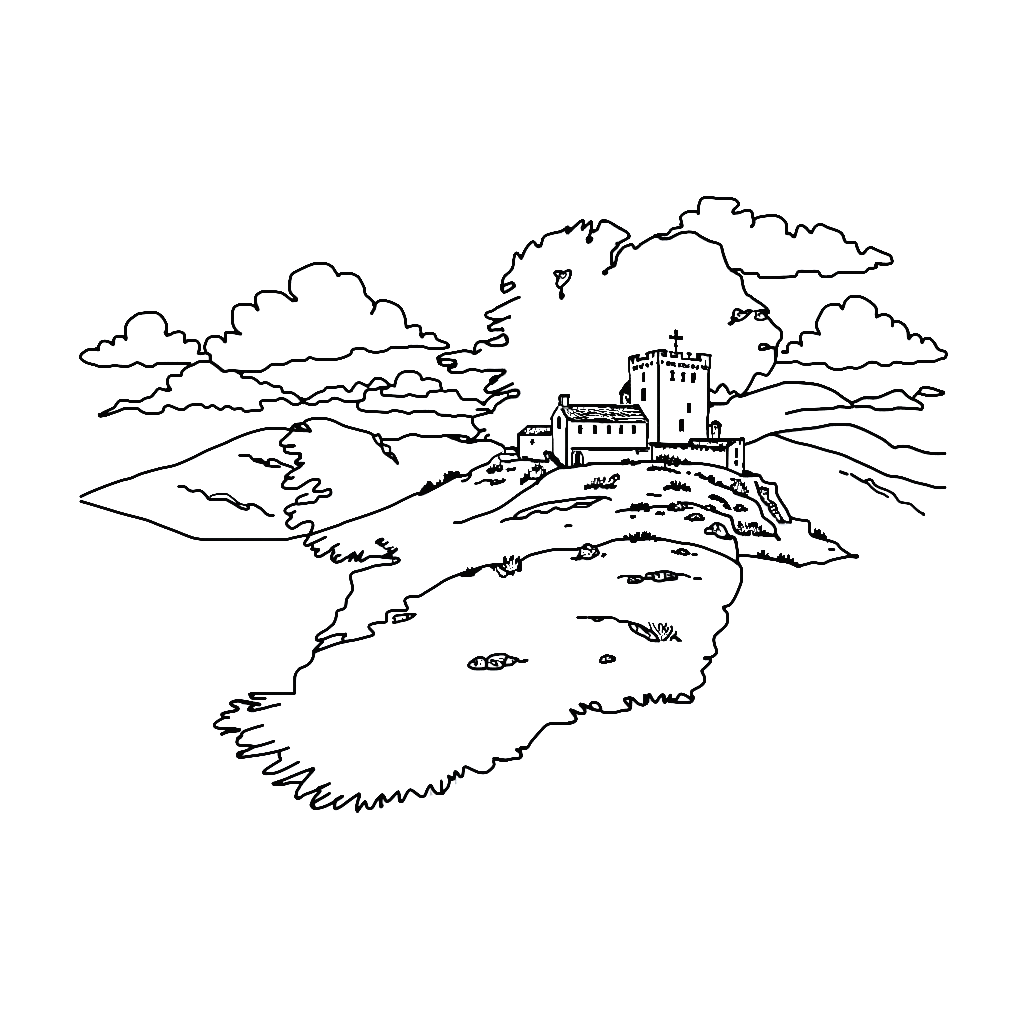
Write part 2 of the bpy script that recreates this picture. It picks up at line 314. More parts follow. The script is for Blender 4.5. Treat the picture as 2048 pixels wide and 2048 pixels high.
terrain('hill', pts("L 60,1375 200,1315 400,1235 600,1165 850,1080 1100,1010 1300,965 1500,880 1700,780 1932,685 D 120,950 300,880 480,830 570,818 740,818 880,770 1000,755 1050,715 1140,690 1290,690 1400,720 1540,785 1700,830 1850,870 1932,910 E 370,1090 420,1150 620,1150 680,1120 760,1095 830,1085 930,1112 1170,1112 1260,1110 1400,1160 1540,1185 1640,1180 P 985,1010 640,1078 M 1310,1430 1190,1455 1100,1475 50,1475 L 1650,1918 1550,1912 1450,1880 1300,1820 1100,1745 950,1685 850,1655 600,1590 400,1530 200,1470 60,1435"), lefthill, [
    "L 75,1372 200,1315 400,1235 600,1165 720,1135 850,1080 1100,1010 1200,990 1300,965 1500,880 1700,780 1932,685 D 120,950 300,880 480,830 570,818 740,818 840,832",
    "L 75,1435 200,1470 400,1530 600,1590 850,1655 950,1685 1100,1745 1300,1820 1450,1880 1550,1912 1660,1925 M 50,1475 500,1475 1100,1475 1190,1455 1310,1430 1410,1412",
    "D 840,840 900,768 1000,755 1050,715 1140,690 1290,690 1400,720 1540,785 1700,830 1850,870 1932,910 E 370,1090 415,1150 620,1150 680,1122 760,1095 830,1087 930,1112 1170,1112 1210,1100 1470,1110 1530,1130",
    ("D 870,800 860,840", 9), ("D 900,775 960,800", 9), ("D 960,790 1010,830", 5), ("D 900,840 1100,845", 7), ("D 1020,755 1060,790 1095,835", 7), ("D 1010,840 1100,848", 8),
    "E 1260,1110 1370,1150 1420,1170 1540,1188 1640,1172", ("E 1300,1125 1400,1150", 8), ("E 1520,1160 1600,1165", 9),
    "D 848,845 840,870 780,930 717,985 717,1030 770,1045 895,1040", ("D 800,1045 890,1042", 7.5), "D 768,1055 770,1115 850,1138 950,1140 975,1150 970,1195 905,1245 930,1278 1015,1265", ("D 960,1165 970,1195", 8), ("D 925,1270 1000,1270", 8),
    "D 1000,1275 950,1320 860,1370 790,1425 778,1455 870,1455 880,1445", ("D 780,1440 850,1462", 8), "D 790,1475 742,1530 742,1570 790,1590 920,1590 980,1560 1080,1495 1140,1475 1205,1475 1217,1520 1150,1590 1140,1625 1240,1630 1320,1605 1358,1605 1362,1660 1320,1690 1215,1695 1160,1762 1080,1775 930,1790 920,1740 960,1700 1060,1662",
    "M 1250,1012 1180,1030 1105,1075 1095,1115 1130,1145 1175,1140 1225,1112", ("M 1150,1150 1175,1180", 8), "M 1180,1150 1172,1195 1125,1240 1115,1280 1180,1332 1240,1310 1310,1265 1390,1245 1445,1255 1455,1300 1430,1370 1405,1415",
    "M 510,392 630,392 690,445 780,445 835,482 880,470 880,455 920,440 990,460 1040,492 1120,520 1190,545", ("M 690,455 750,475 820,490 850,520 950,535 1025,538", 6), ("M 885,460 885,520", 5), ("M 700,450 790,450", 7.5),
    "L 1335,1243 1410,1245 1490,1300 1620,1300 1690,1360 1730,1405 1932,1412 M 330,958 430,1010 530,1070 600,1085 625,1070 625,1030",
    ("L 1745,1365 1830,1342 1932,1340 M 350,892 420,940 510,1010 600,1035", 5.2), "M 600,1035 640,1022 690,1025 790,1080 850,1140 900,1165 945,1165",
    ("E 290,1090 310,1140 345,1195 410,1250 432,1310 470,1345 530,1385 595,1420 618,1462", 6), ("E 370,1095 400,1150 415,1210 510,1250 517,1320 560,1345 590,1400 615,1455", 6), ("E 450,1330 520,1340", 6), ("E 560,1400 615,1460", 7),
], step=20)

far = terrain('hill', pts("T6 600,1950 715,1940 800,1890 910,1850 1000,1835 1100,1815 1360,1785 1500,1770 1680,1733 T7 260,1088 500,1088 650,1135 800,1205 950,1285 1050,1365 1140,1370 1260,1370 1400,1420 1500,1450 1740,1460 P 1980,925 2040,990 1480,990"), lambda u, v: 640 + (990 - v) * 0.6, [
    "T6 960,1840 1100,1815 1360,1785 1500,1770 1680,1733 T7 260,1088 500,1088 650,1135 800,1205 950,1285 1050,1365 1100,1385 1140,1370 1260,1370 1400,1420 1500,1450 1610,1460 1740,1460"], step=24, off=1.6)
terrain('hill', pts("P 1430,895 T8 260,700 400,650 570,575 650,575 900,670 1100,715 1300,775 1500,830 T7 600,1560 800,1650 1020,1750 1170,1770 1350,1830 1500,1865 1740,1900 P 1960,990 2080,1060 2150,1119 1430,1119"), nearhill, [
    "T8 250,702 320,680 400,650 500,600 570,573 630,570 700,598 900,670 1100,715 1300,775 1500,830 T7 600,1560 800,1650 900,1700 1020,1750 1170,1770 1350,1830 1500,1865 1620,1898 1740,1900",
    ("T8 580,570 660,560", 8), ("T9 300,322 405,358", 7), "T9 465,362 560,420 640,465 690,470", ("T9 660,462 700,445 765,445 810,510 880,555 1000,600 1090,650 1130,700 1190,772 1340,802 1420,870 1480,920 1545,950", 6), ("T9 640,468 710,495 760,550 850,620 950,660 1012,700", 5.5), ("T9 1520,940 1545,960", 7)], step=24, off=2.0)
terrain('hill', pts("P 1416,812 T6 140,1460 340,1460 390,1400 460,1360 530,1360 600,1345 720,1305 860,1260 1000,1220 1090,1192 1280,1192 1500,1215 1620,1255 1740,1310 1850,1390 1932,1440 P 1712,820 1730,905 1416,905"), lambda u, v: 1400 + (905 - v) * 1.6, [
    "T6 130,1462 335,1462 390,1400 460,1362 560,1360 600,1345 720,1305 860,1260 1000,1220 1090,1192 1280,1192 1500,1215 1620,1255 1740,1310 1850,1390 1932,1440 T7 540,830 550,860",
    "T6 1110,1590 1190,1570 1330,1540 1450,1535 1700,1525 1790,1502 1932,1515 T7 500,868", ("T6 100,1440 160,1455 170,1490 110,1510", 5)], step=24, off=1.6)
terrain('hill', pts("P 1704,905 T7 545,800 600,785 700,740 840,745 890,735 1030,675 1100,650 1190,655 1250,710 1300,750 1360,775 1430,820 1445,850 P 1870,905"), lambda u, v: 1640 + (905 - v) * 1.6, [
    "T7 545,805 600,785 700,742 860,742 1030,675 1100,650 1185,653 1215,680 1250,715 1300,750 1360,775 1430,820 1450,850 1435,892 1370,882 1120,875 1050,893 850,893 770,857 600,857 500,868"], step=24, off=1.6)

# great rounded map outline of an island, standing behind the castle
ISLAND = pts("P 1030,912 1005,897 985,884 945,876 E 1600,1130 1660,1050 1610,990 1580,940 1580,870 T1 610,1830 780,1790 850,1770 890,1720 950,1650 1040,1590 1150,1565 1205,1530 1170,1490 1060,1510 960,1530 880,1510 800,1510 770,1480 790,1440 850,1390 1020,1260 1010,1235 800,1228 640,1220 420,1255 320,1240 310,1195 240,1165 180,1130 170,1080 240,1020 420,990 510,975 640,990 640,930 660,880 710,855 790,855 940,800 860,710 825,670 870,630 880,570 810,550 780,520 800,485 930,420 1040,365 1080,250 T2 165,1170 165,1030 190,980 250,925 290,870 315,710 345,680 400,745 480,600 550,535 620,600 660,570 720,455 920,400 1005,345 1150,285 1200,265 1250,320 1305,280 1305,380 1370,385 1430,275 1550,290 1740,400 1790,460 1740,515 1660,560 1640,600 1690,640 1830,575 1870,620 1932,580 T3 520,700 620,640 750,590 890,622 1060,548 1210,545 1300,600 1420,660 1560,720 1630,940 1740,1060 1815,1110 1850,1260 1932,1370 T6 700,120 800,185 870,280 880,360 960,450 1045,530 1050,620 985,760 970,930 870,1095 760,1075 710,1095 600,1290 510,1375 430,1310 380,1330 290,1220 210,1310 P 1420,784 1411,795 1406,840 1390,880 1340,918 1270,936 1190,940 1100,930")
Df, fr, bk = puff(ISLAND, const(440), 290, 160)
m = MB(); m.solid(ISLAND, fr, bk, 0, 20)
for l in [
    "E 1580,868 1640,845 1720,825 1800,800 1850,770 1880,710 T1 950,1650 1040,1590 1100,1570 1170,1565 1205,1530 1190,1490 1130,1490 1060,1510 960,1530 880,1550 800,1610 760,1660",
    ("T1 1075,1520 1072,1560", 5), ("T1 665,1735 740,1730 820,1735 845,1765", 6), ("T1 800,1770 860,1770", 7.5),
    "E 1580,870 1580,940 1610,990 1665,1040", ("E 1665,1050 1690,1040 1735,1030", 8), "E 1665,1060 1640,1095 1590,1140 1540,1165", ("E 1540,1165 1610,1160", 9),
    "E 1550,1172 1620,1167 1800,1167 1870,1190 1932,1220 O 1300,255 1345,290", ("E 1740,1150 1755,1110 1790,1095", 6.5), "O 1345,300 1500,300",
    "T1 1130,1400 1060,1432 960,1480 890,1505 800,1510 770,1480 790,1440 850,1390 900,1350 960,1300 1020,1260 1025,1235 900,1230 800,1228 730,1240 640,1220 560,1225 500,1250 420,1255 340,1255 300,1225 310,1195 380,1180 400,1150 395,1115",
    ("T1 1000,1230 1025,1245", 8), ("T1 845,1375 850,1345 890,1315 960,1300", 7), ("T1 865,1395 920,1350", 7), ("T1 775,1470 790,1505", 8), ("T1 300,1215 320,1235", 8),
    "T1 390,1110 390,1140 310,1165 240,1165 180,1130 170,1075 240,1020 320,1008 420,990 510,975 600,990 640,1005 680,990 715,965", ("T1 175,1065 190,1130", 11), ("T1 200,1095 290,1090 395,1105", 6.5), ("T1 380,1100 395,1130", 8), ("T1 615,1000 650,1010", 7.5), ("T1 300,1150 390,1160", 4),
    "T1 638,985 642,930 665,880 710,857 790,857 860,830 940,805 1005,770 1050,800 1060,850 1040,890 980,905 860,905 800,880 775,865", ("T1 1040,800 1060,850", 7.5),
    "T1 1000,705 900,707 832,710 825,670 870,630 940,600 1020,565 1085,538", "T1 940,590 990,572 880,570 810,550 780,520 800,485 870,460 930,420 1040,365 1130,320 1215,285", ("T1 990,690 1005,715", 7), ("T1 820,660 835,700", 8), ("T1 890,585 960,585", 8), ("T1 1090,530 1090,545", 7),
    "T2 165,1100 165,1170 180,1190 230,1170 300,1120 310,1085 280,1065 220,1085 170,1100 160,1080 165,1030 190,980 250,925 290,870 305,790 315,710 345,680 375,715 400,745 440,670 480,600 550,535 585,560 620,600 660,570 680,500 720,455 820,425 920,400 1005,345", ("T2 385,715 400,750", 7.5), ("T2 590,580 650,590", 7), ("T2 150,1095 155,1165", 7.5), ("T2 300,1080 310,1110", 8),
    "T2 1000,345 990,425 1040,385 1100,330 1150,285 1200,262 1205,310 1185,370 1250,320 1305,278 1307,380 1370,387 1400,330 1430,275 1480,265 1550,290 1650,350 1740,400 1785,440 1790,480 1740,512 1660,560 1640,600 1570,670 1565,760 1570,835", ("T2 985,360 1030,370", 9), ("T2 1185,350 1190,380", 7), ("T2 1430,275 1500,272", 8), ("T2 1790,450 1788,485", 7.5), ("T2 1640,560 1650,580", 8),
    "T2 1300,385 1285,450 1260,490", ("T2 1300,400 1340,400", 8), ("T2 1250,500 1265,545 1315,500 1270,480 1250,500", 7), 
    "T2 1600,840 1620,800 1630,740 1660,680 1720,610 1780,585 1830,575 1870,622 1932,580 T3 520,700 620,640 700,600 750,580", ("T3 700,590 740,600", 7.5),
    ("T2 1485,930 1510,890 1550,870 1610,840", 7), ("T2 1475,935 1490,930", 12), ("T2 1575,835 1610,820", 8),
    "T3 740,585 790,625 890,622 960,590 1060,548 1210,545 1300,600 1420,660 1510,685 1560,720 1590,830 1630,940 1660,1000 1740,1060 1815,1110 1835,1190 1850,1260 1890,1340 1932,1365 T6 700,120 800,185 860,240 885,270",
    ("T3 1690,1030 1750,1060", 7),
    ("T6 880,275 865,320", 9), "T6 870,340 900,380 960,450 1045,530 1050,620 1010,680 985,760 980,850 970,930 930,1010 870,1095 830,1095 760,1075 710,1095 660,1190 600,1290 545,1350 510,1375 460,1320 430,1310 380,1332 340,1260 290,1220 240,1260 210,1310 180,1315 140,1290 110,1285", ("T6 480,1350 540,1365", 8), ("T6 975,750 975,930", 6.5),
]:
    if isinstance(l, str): m.line(l, Df, off=2.2)
    else: m.line(l[0], Df, w=l[1], off=2.2 * LW / l[1])
island_outline = empty('island_outline', at(1210, 1110, 440), 'huge rounded map outline of an island with ragged left edge and few drawn leaves, towering behind the castle', 'island_outline')
island_outline.location.z = -1
m.build('outline_body', island_outline)
m = MB(); tp = at(1210, 900, 440)  # unseen stem added below the map outline, hidden by the castle hill
vs = []; N = 20
for j, (z, r) in enumerate(((-1.5, 11.0), (1.5, 8.5), (6, 7.0), (14, 6.2), (24, 6.0), (34, 7.0))):
    vs += [(tp.x + r * math.cos(2 * math.pi * i / N) * (1 + 0.08 * math.sin(3 * i)), tp.y + r * math.sin(2 * math.pi * i / N) * (1 + 0.08 * math.sin(3 * i)), z) for i in range(N)]
m.add(vs, [(j * N + i, j * N + (i + 1) % N, (j + 1) * N + (i + 1) % N, (j + 1) * N + i) for j in range(5) for i in range(N)], 0)
m.build('hidden_stem', island_outline)

# ------------------------------------------------------------------ clouds
def cloud(label, outline, D, lines, T=26, R=55):
    poly = pts(outline); Dn, fr, bk = puff(poly, const(D), T, R)
    m = MB(); m.solid(poly, fr, bk, 0, 14)
    for l in lines:
        if isinstance(l, str): m.line(l, Dn, off=1.4)
        else: m.line(l[0], Dn, w=l[1], off=1.4 * LW / l[1])
    return tag(m.build('cloud'), label, 'cloud', 'outlined clouds in the sky')
CA = "A 1745,790 1745,740 1730,705 1690,683 1640,687 1592,690 1600,640 1603,580 1580,537 1540,522 1450,524 1412,545 1411,450 1380,417 1330,410 1270,420 1220,447 1180,445 1178,380 1178,320 1150,255 1100,195 1040,162 960,160 880,167 820,175 760,212 700,260 665,310 650,360 650,440 657,500 620,475 550,470 510,485 497,530 490,575 440,540 390,528 340,537 310,580 290,628 230,635 170,640 110,675 75,712 72,750 110,785 170,815 250,835 320,857 440,855 500,845 560,850 680,855 750,830 800,808 860,828 920,857 1000,857 1060,820 1250,815 1480,818"
cloud('small low cloud with one tall dome, at far left', CA + " 1600,795", 2600, [CA, ("A 1165,415 1185,450", 9), ("A 480,540 490,575", 7.5), ("A 655,480 655,510", 7), ("A 1585,685 1610,690", 7), ("A 265,630 300,640", 7.5)])
CB = "B 75,1310 58,1255 72,1200 95,1150 150,1115 240,1115 290,1145 325,1185 328,1120 330,1065 400,1062 460,1070 520,1080 480,1050 440,1000 420,940 418,860 420,790 445,735 510,703 650,703 710,730 740,770 720,700 715,610 740,570 800,537 930,535 1040,548 1100,580 1170,635 1230,650 1245,630 1180,570 1155,520 1155,430 1165,350 1190,305 1280,255 1400,200 1480,175 1620,175 1700,215 1740,270 1775,325 C 160,325 210,305 330,302 420,340 470,410 510,500 520,570 580,625 640,690 640,740 600,820"
CB2 = "C 645,700 690,660 750,650 830,665 930,710 990,770 1030,870 1040,940 1055,990 1110,980 1140,972 1220,985 1235,1040 1245,1105 1290,1080 1350,1073 1410,1085 1440,1145 1500,1175 1570,1200 1590,1225 1580,1255 1490,1268 1330,1265 1260,1245 1090,1243 1060,1255 860,1255 800,1290 740,1308 640,1318 550,1300 510,1275 360,1280 330,1340 250,1380 150,1407 B 1600,1410 1480,1405 1410,1385 1350,1425 1190,1425 1090,1470 930,1475 850,1530 780,1563 640,1565 520,1562 400,1553 330,1565 290,1550 240,1510 180,1465 135,1440"
cloud('largest cloud, big domes piled up at upper left', CB.rsplit(" ", 2)[0] + " " + CB2, 2500, [CB, CB2, ("B 480,1070 525,1080", 7.5), ("B 725,720 745,770", 8), ("B 1190,650 1240,645", 8), ("B 325,1130 328,1180", 7), ("C 625,700 640,740 600,815", 7.5), ("C 1045,980 1060,1000", 7.5), ("C 1235,1085 1250,1115", 9), ("C 160,320 180,325", 8), ("C 1580,1215 1590,1250", 7.5), ("B 130,1350 135,1430", 7), ("C 1090,1240 1240,1240", 7)])
CC1 = "A 1745,792 1600,795 1530,830 1450,862 1400,900 1375,930 1365,972 1260,972 1215,985 1192,1030 1195,1090 1225,1150 1190,1165 1080,1142 1030,1190 980,1245 900,1268 840,1303 720,1305 650,1292 580,1295 545,1325 500,1385 430,1420 350,1460 315,1495 390,1487 470,1460 560,1430 640,1400 800,1398 850,1432 920,1460 1070,1460 1130,1435 1150,1385 1200,1360 1260,1378 1340,1410 1400,1412 1450,1375 1500,1352 1620,1345 1680,1385 1730,1378 1770,1355 1820,1385 1880,1412 D 10,535 60,540 110,568 210,562 250,595 350,590 460,582 482,555 460,510 460,475 500,455 640,460 725,430 800,460 870,505 940,508 1000,470"
CC2 = "B 475,1570 530,1600 545,1640 660,1642 740,1685 780,1720 850,1705 950,1755 1040,1765 1065,1825 1100,1835 1180,1838 1250,1880 1300,1930"
cloud('long cloud tapering to a thin point at left, above the left hill', CC1 + " B 1300,1915 1250,1880 1180,1838 1065,1825 1040,1765 950,1755 850,1705 780,1720 740,1685 660,1642 545,1640 475,1570 300,1570 240,1515 180,1470", 2400, [CC1, CC2, "A 1640,687 1690,682 1730,705 1745,740 1745,792 B 180,1470 240,1515 300,1562 400,1553 475,1562", ("A 315,1480 350,1480", 9), ("A 1190,1150 1230,1150", 8), ("B 500,1580 540,1590", 8), ("B 1290,1920 1390,1920", 6.5), ("D 990,430 1010,490", 7)])
CD1 = "D 1000,440 1070,435 1130,395 1200,355 1270,330 1310,290 1400,290 1470,278 1525,280 1570,330 1615,335 1690,240 1735,228 1800,255 1840,275 C 560,1745 590,1715 640,1658 715,1655 780,1690 830,1735 900,1742"
CD2 = "D 1000,470 1040,490 1090,508 1170,505 1220,470 1325,468 1390,428 1460,437 1550,470 1700,465 1770,455 1800,410 1805,350 1850,318 1932,315 E 330,508 400,482 500,478 520,450"
cloud('thin ragged strip of cloud left of the small domed cloud', CD1 + " E 520,455 500,478 400,482 330,508 D 1850,318 1805,350 1800,410 1770,455 1700,465 1550,470 1460,437 1390,428 1325,468 1220,470 1170,505 1090,508 1040,490", 2330, [CD1, CD2, ("C 825,1745 900,1745", 8), ("D 1575,335 1630,335", 6)], T=14, R=30)
CE = "E 575,465 590,390 630,320 690,283 780,275 860,290 910,330 930,378 1000,368 1080,380 1150,405 1165,440 1165,520 1040,535 1000,560 985,598 880,600 800,582 760,575 700,595 560,592 430,585 405,545 425,500 480,490 520,460"
cloud('small rounded cloud with one dome sitting on a long flat cloud', CE, 2200, [CE + " 575,465", ("E 925,375 940,380", 8)], T=22, R=40)
CF1 = "E 130,655 100,690 105,750 150,778 240,792 420,800 490,802 560,780 680,797 760,818 830,793 1080,793 1150,835 1280,843 1340,860 1400,845 1480,848 1580,865"
CF2 = "E 1165,522 1230,530 1300,520 1370,525 1400,570 1450,632 1620,637 1680,672 1725,700 1760,650 1820,600 1870,572 1932,568"
cloud('long flat cloud running from mid sky to the ragged edge of the round island outline', CF1 + " 1740,800 1720,695 1680,672 1620,637 1450,632 1400,570 1370,525 1230,530 1165,522 1165,545 980,610 430,600 400,545 430,490 240,510 190,560 180,640", 2280, [CF1, CF2, "E 80,660 130,655 180,635 190,560 240,510 330,508 400,482 430,480", ("E 1715,680 1730,700", 7.5)], T=20, R=40)
CR = "T3 750,570 860,572 930,500 1050,475 1045,400 1037,350 1070,310 1130,280 1200,277 1265,278 1265,230 T4 305,200 330,130 380,97 480,100 580,110 720,110 790,135 820,180 800,215 750,262 755,295 830,290 900,265 970,265 1000,310 1010,380 1060,355 1130,340 1240,328 1330,340 1400,385 1435,440 1437,555 1475,555 1535,600 1560,540 1580,480 1620,455 T5 60,215 110,265 145,290 190,220 240,187 290,190 360,225 500,275 550,320 575,390 600,415 710,420 740,490 775,557 820,555 860,505 910,483 980,510 1060,545 1150,580 1180,620 1180,685 1100,697 985,695 970,745 890,755 830,803 500,805 440,838 400,857 280,857 230,793 120,792 T4 1590,1050 1550,1110 1390,1122 1090,1126 1060,1075 890,1073 850,1030 790,1027 735,1030"
cloud('long cloud at upper right touching the shoulder of the round island outline', CR, 2500, [CR, ("T4 300,278 300,305", 7), ("T4 1012,400 1010,440 985,470", 8), ("T4 1435,555 1475,560", 8), ("T4 1520,595 1540,600", 8), ("T4 745,285 760,300", 7.5), ("T5 985,690 980,740", 8), ("T5 1030,697 1130,700", 7.5), ("T3 1040,440 1055,470", 7.5), ("T5 125,280 150,290", 8)])
CM = "T6 1060,798 1125,795 1125,730 1165,680 1250,677 1295,690 1295,600 1330,550 1450,550 1535,562 1505,490 1500,420 1540,330 1600,230 1690,187 1790,187 1835,235 T5 580,1180 640,1120 700,1113 780,1118 870,1160 960,1230 985,1280 987,1370 1060,1345 1130,1355 1180,1390 1200,1435 1280,1440 1350,1490 1390,1560 1400,1655 1440,1615 1510,1605 1560,1650 1572,1710 1600,1660 1670,1655 1730,1710 1780,1790 1870,1825 1890,1865 T7 1755,195 1740,232 1680,245 1590,277 1400,277 1330,302 1210,302 1150,288 1080,290 1020,328 920,328 860,295 770,288 680,340 600,365 500,355 420,375 320,380 230,345 190,303 40,303 T6 1470,950 1330,957 1240,920 1180,930 975,933"
cloud('domed cloud on the right, above the distant hills', CM + " 975,933", 2400, [CM, ("T6 1060,798 1125,798", 8), ("T6 1305,670 1308,710", 6.5), ("T6 1525,555 1540,570", 7), ("T5 1190,1420 1190,1495", 6.5), ("T5 985,1340 985,1380", 6.5), ("T5 1400,1600 1405,1660", 7), ("T5 1570,1660 1572,1710", 7), ("T5 15,1690 20,1745", 6.5), ("T5 545,1240 548,1275", 7)])
CW = "T7 1410,690 1425,630 1480,610 1580,625 1650,650 1725,675 1690,703 1530,717 1470,705"
cloud('tiny leaf-shaped wisp of cloud at the far right edge', CW, 2300, [CW + " 1410,690", "T7 1320,755 1380,690 1415,650", ("T7 1680,670 1725,685", 7.5)], T=8, R=12)

# ------------------------------------------------------------------ the castle
def grow(p, d):
    """outline moved outwards by d picture pixels"""
    n = len(p); ar = sum(p[i][0] * p[(i + 1) % n][1] - p[(i + 1) % n][0] * p[i][1] for i in range(n))
    sg = 1 if ar > 0 else -1; out = []
    for i in range(n):
        (ax, ay), (bx, by), (cx, cy) = p[i - 1], p[i], p[(i + 1) % n]
        l1 = math.hypot(bx - ax, by - ay) or 1; l2 = math.hypot(cx - bx, cy - by) or 1
        n1 = ((by - ay) / l1 * sg, -(bx - ax) / l1 * sg); n2 = ((cy - by) / l2 * sg, -(cx - bx) / l2 * sg)
        k = max(0.5, 1 + n1[0] * n2[0] + n1[1] * n2[1])
        out.append((bx + d * (n1[0] + n2[0]) / k, by + d * (n1[1] + n2[1]) / k))
    return out
def prism(m, outline, Dfn, vec, mi=0, off=0.0, holes=()):
    poly = pts(outline) if isinstance(outline, str) else outline
    m.solid(poly, on(Dfn, off), push(vec), mi, None, [pts(h) for h in holes])
def ink(m, Dfn, lines, off=0.6):
    for l in lines:
        if isinstance(l, str): m.line(l, Dfn, off=off, sharp=True)
        else: m.line(l[0], Dfn, w=l[1] + (0.45 if 3.2 <= l[1] < 5.4 else 0), off=off * LW / l[1], sharp=True)
def flat(m, shapes, Dfn, depth=0.12, off=2.0):
    """dark openings and painted patches: thin slabs standing just proud of a wall"""
    for s in shapes:
        h = ()
        if not isinstance(s, str): s, h = s[0], s[1:]
        poly = grow(pts(s), 0.55); m.solid(poly, on(Dfn, off), push((0, depth, 0)), 1, None, [pts(x) for x in h])

# keep
th = math.radians(30); a0 = at(1317, HOR, 300); W, Ld = 13.2, 10.9
rx = Vector((math.cos(th), math.sin(th), 0)); lx = Vector((-math.sin(th), math.cos(th), 0))
pr = plane(a0, lx); pl = plane(a0, rx)
keep = empty('castle_keep', (a0.x, a0.y, 30), 'tall square castle keep with battlements and a cross on its roof', 'castle tower')
m = MB(); base = Vector((a0.x, a0.y, 0)); zf = CAMZ + (HOR - 728) / F * 300
q = [base, base + rx * W, base + rx * W + lx * Ld, base + lx * Ld]
m.add([p + Vector((0, 0, 27)) for p in q] + [p + Vector((0, 0, zf)) for p in q], [(0, 1, 5, 4), (1, 2, 6, 5), (2, 3, 7, 6), (3, 0, 4, 7), (4, 5, 6, 7), (3, 2, 1, 0)], 0)
ink(m, pr, [("TW 757,560 757,700 764,830 765,1932 LG 378,780 376,838", 5.5), ("TW 1650,870 1642,950 1640,1640 1626,1700 1626,1932 LG 1170,600 1170,720 1178,770", 5.5)])
ink(m, pl, [("TW 247,720 248,900 256,950", 4.2), ("TW 260,950 262,1480", 3.6), ("LG 228,860 250,870", 4)])
wall = m.build('wall', keep)
m = MB()
prism(m, "TW 757,830 757,545 885,545 890,640 980,650 1000,570 1170,580 1180,690 1260,690 1440,690 1450,610 1660,625 1650,850 1640,850", pr, lx * 0.7)
prism(m, "TW 757,830 757,545 690,545 600,560 590,680 440,690 420,620 330,640 250,660 250,880", pl, rx * 0.7)
zt = CAMZ + (HOR - 703) / F * 300
for c0, dv, n in ((base + rx * W, lx, Ld), (base + lx * Ld, rx, W)):
    nv = rx if dv is lx else lx
    for i in range(7):
        s0 = c0 + dv * (n * i / 7) ; s1 = c0 + dv * (n * (i + 1) / 7)
        top = zt - 0.4 if i % 2 == 0 else zf + 0.7
        e = nv * -0.7
        pp = [s0, s1, s1 + e, s0 + e]
        m.add([p + Vector((0, 0, zf)) for p in pp] + [p + Vector((0, 0, top)) for p in pp], [(0, 1, 5, 4), (1, 2, 6, 5), (2, 3, 7, 6), (3, 0, 4, 7), (4, 5, 6, 7), (3, 2, 1, 0)], 0)
ink(m, pl, [("TW 245,685 262,655 330,640 415,620", 6.8), ("TW 395,620 395,690 400,715", 7), ("TW 400,700 480,680 580,675", 6.8), ("TW 570,660 568,600 600,570", 6.5), ("TW 545,595 610,568 690,548 757,538", 5.6), ("TW 300,690 317,755", 5), ("TW 670,570 672,630", 5.5), ("TW 655,650 660,665", 2.5), ("TW 290,680 320,690", 5)])
flat(m, ["TW 300,845 318,810 368,805 375,790 403,793 403,875 352,878 348,893 318,893 316,860", "TW 423,793 458,790 475,758 508,758 508,800 490,815 490,858 440,858 423,835", "TW 528,775 545,757 578,757 597,775 597,822 575,840 545,820 530,803", "TW 615,740 632,722 666,722 666,785 645,805 632,790 615,785", "TW 722,742 740,735 740,772 722,770"], pl)
ink(m, pr, [("TW 757,533 890,535", 5.5), ("TW 905,545 895,590 885,625", 5.5), ("TW 900,632 850,625 830,610 830,590", 5), ("TW 860,560 880,580", 4), ("TW 955,560 1010,562", 4.2), ("TW 985,580 985,640", 4.2), ("TW 990,642 1090,642", 6), ("TW 1085,650 1085,570", 5.5), ("TW 1050,575 1180,582", 5), ("TW 1178,590 1178,680", 4.5), ("TW 1175,682 1330,685", 4.5), ("TW 1340,695 1510,697", 5.5), ("TW 1450,600 1450,690", 6), ("TW 1440,600 1560,603 1690,625", 5.5), ("TW 1490,630 1500,720", 5), ("TW 1667,640 1667,850", 4.2), ("TW 1590,710 1590,800", 2.2), ("TW 1285,590 1320,600", 8), ("TW 1300,580 1300,660", 4.5)])
flat(m, ["TW 810,705 842,705 858,725 858,752 842,770 810,770", "TW 897,740 915,722 965,722 965,738 1052,738 1070,765 1052,775 1070,790 1070,822 1040,822 1035,806 985,805 980,775 967,775 965,805 915,805 897,788", ("TW 1108,757 1228,757 1245,775 1265,790 1285,775 1315,778 1300,800 1315,820 1300,840 1195,840 1195,825 1140,825 1125,840 1108,822", "TW 1160,775 1176,775 1176,806 1160,806", "TW 1212,808 1228,808 1228,824 1212,824"), "TW 1335,795 1355,775 1385,775 1403,795 1403,825 1425,825 1440,795 1475,793 1475,858 1455,875 1425,875 1420,842 1390,842 1385,858 1355,858 1335,840", ("TW 1510,793 1545,793 1545,808 1565,808 1580,790 1600,790 1615,808 1650,825 1680,810 1683,858 1633,858 1633,875 1550,875 1530,858 1510,840", "TW 1617,843 1633,843 1633,858 1617,858")], pr)
m.build('battlement', keep)
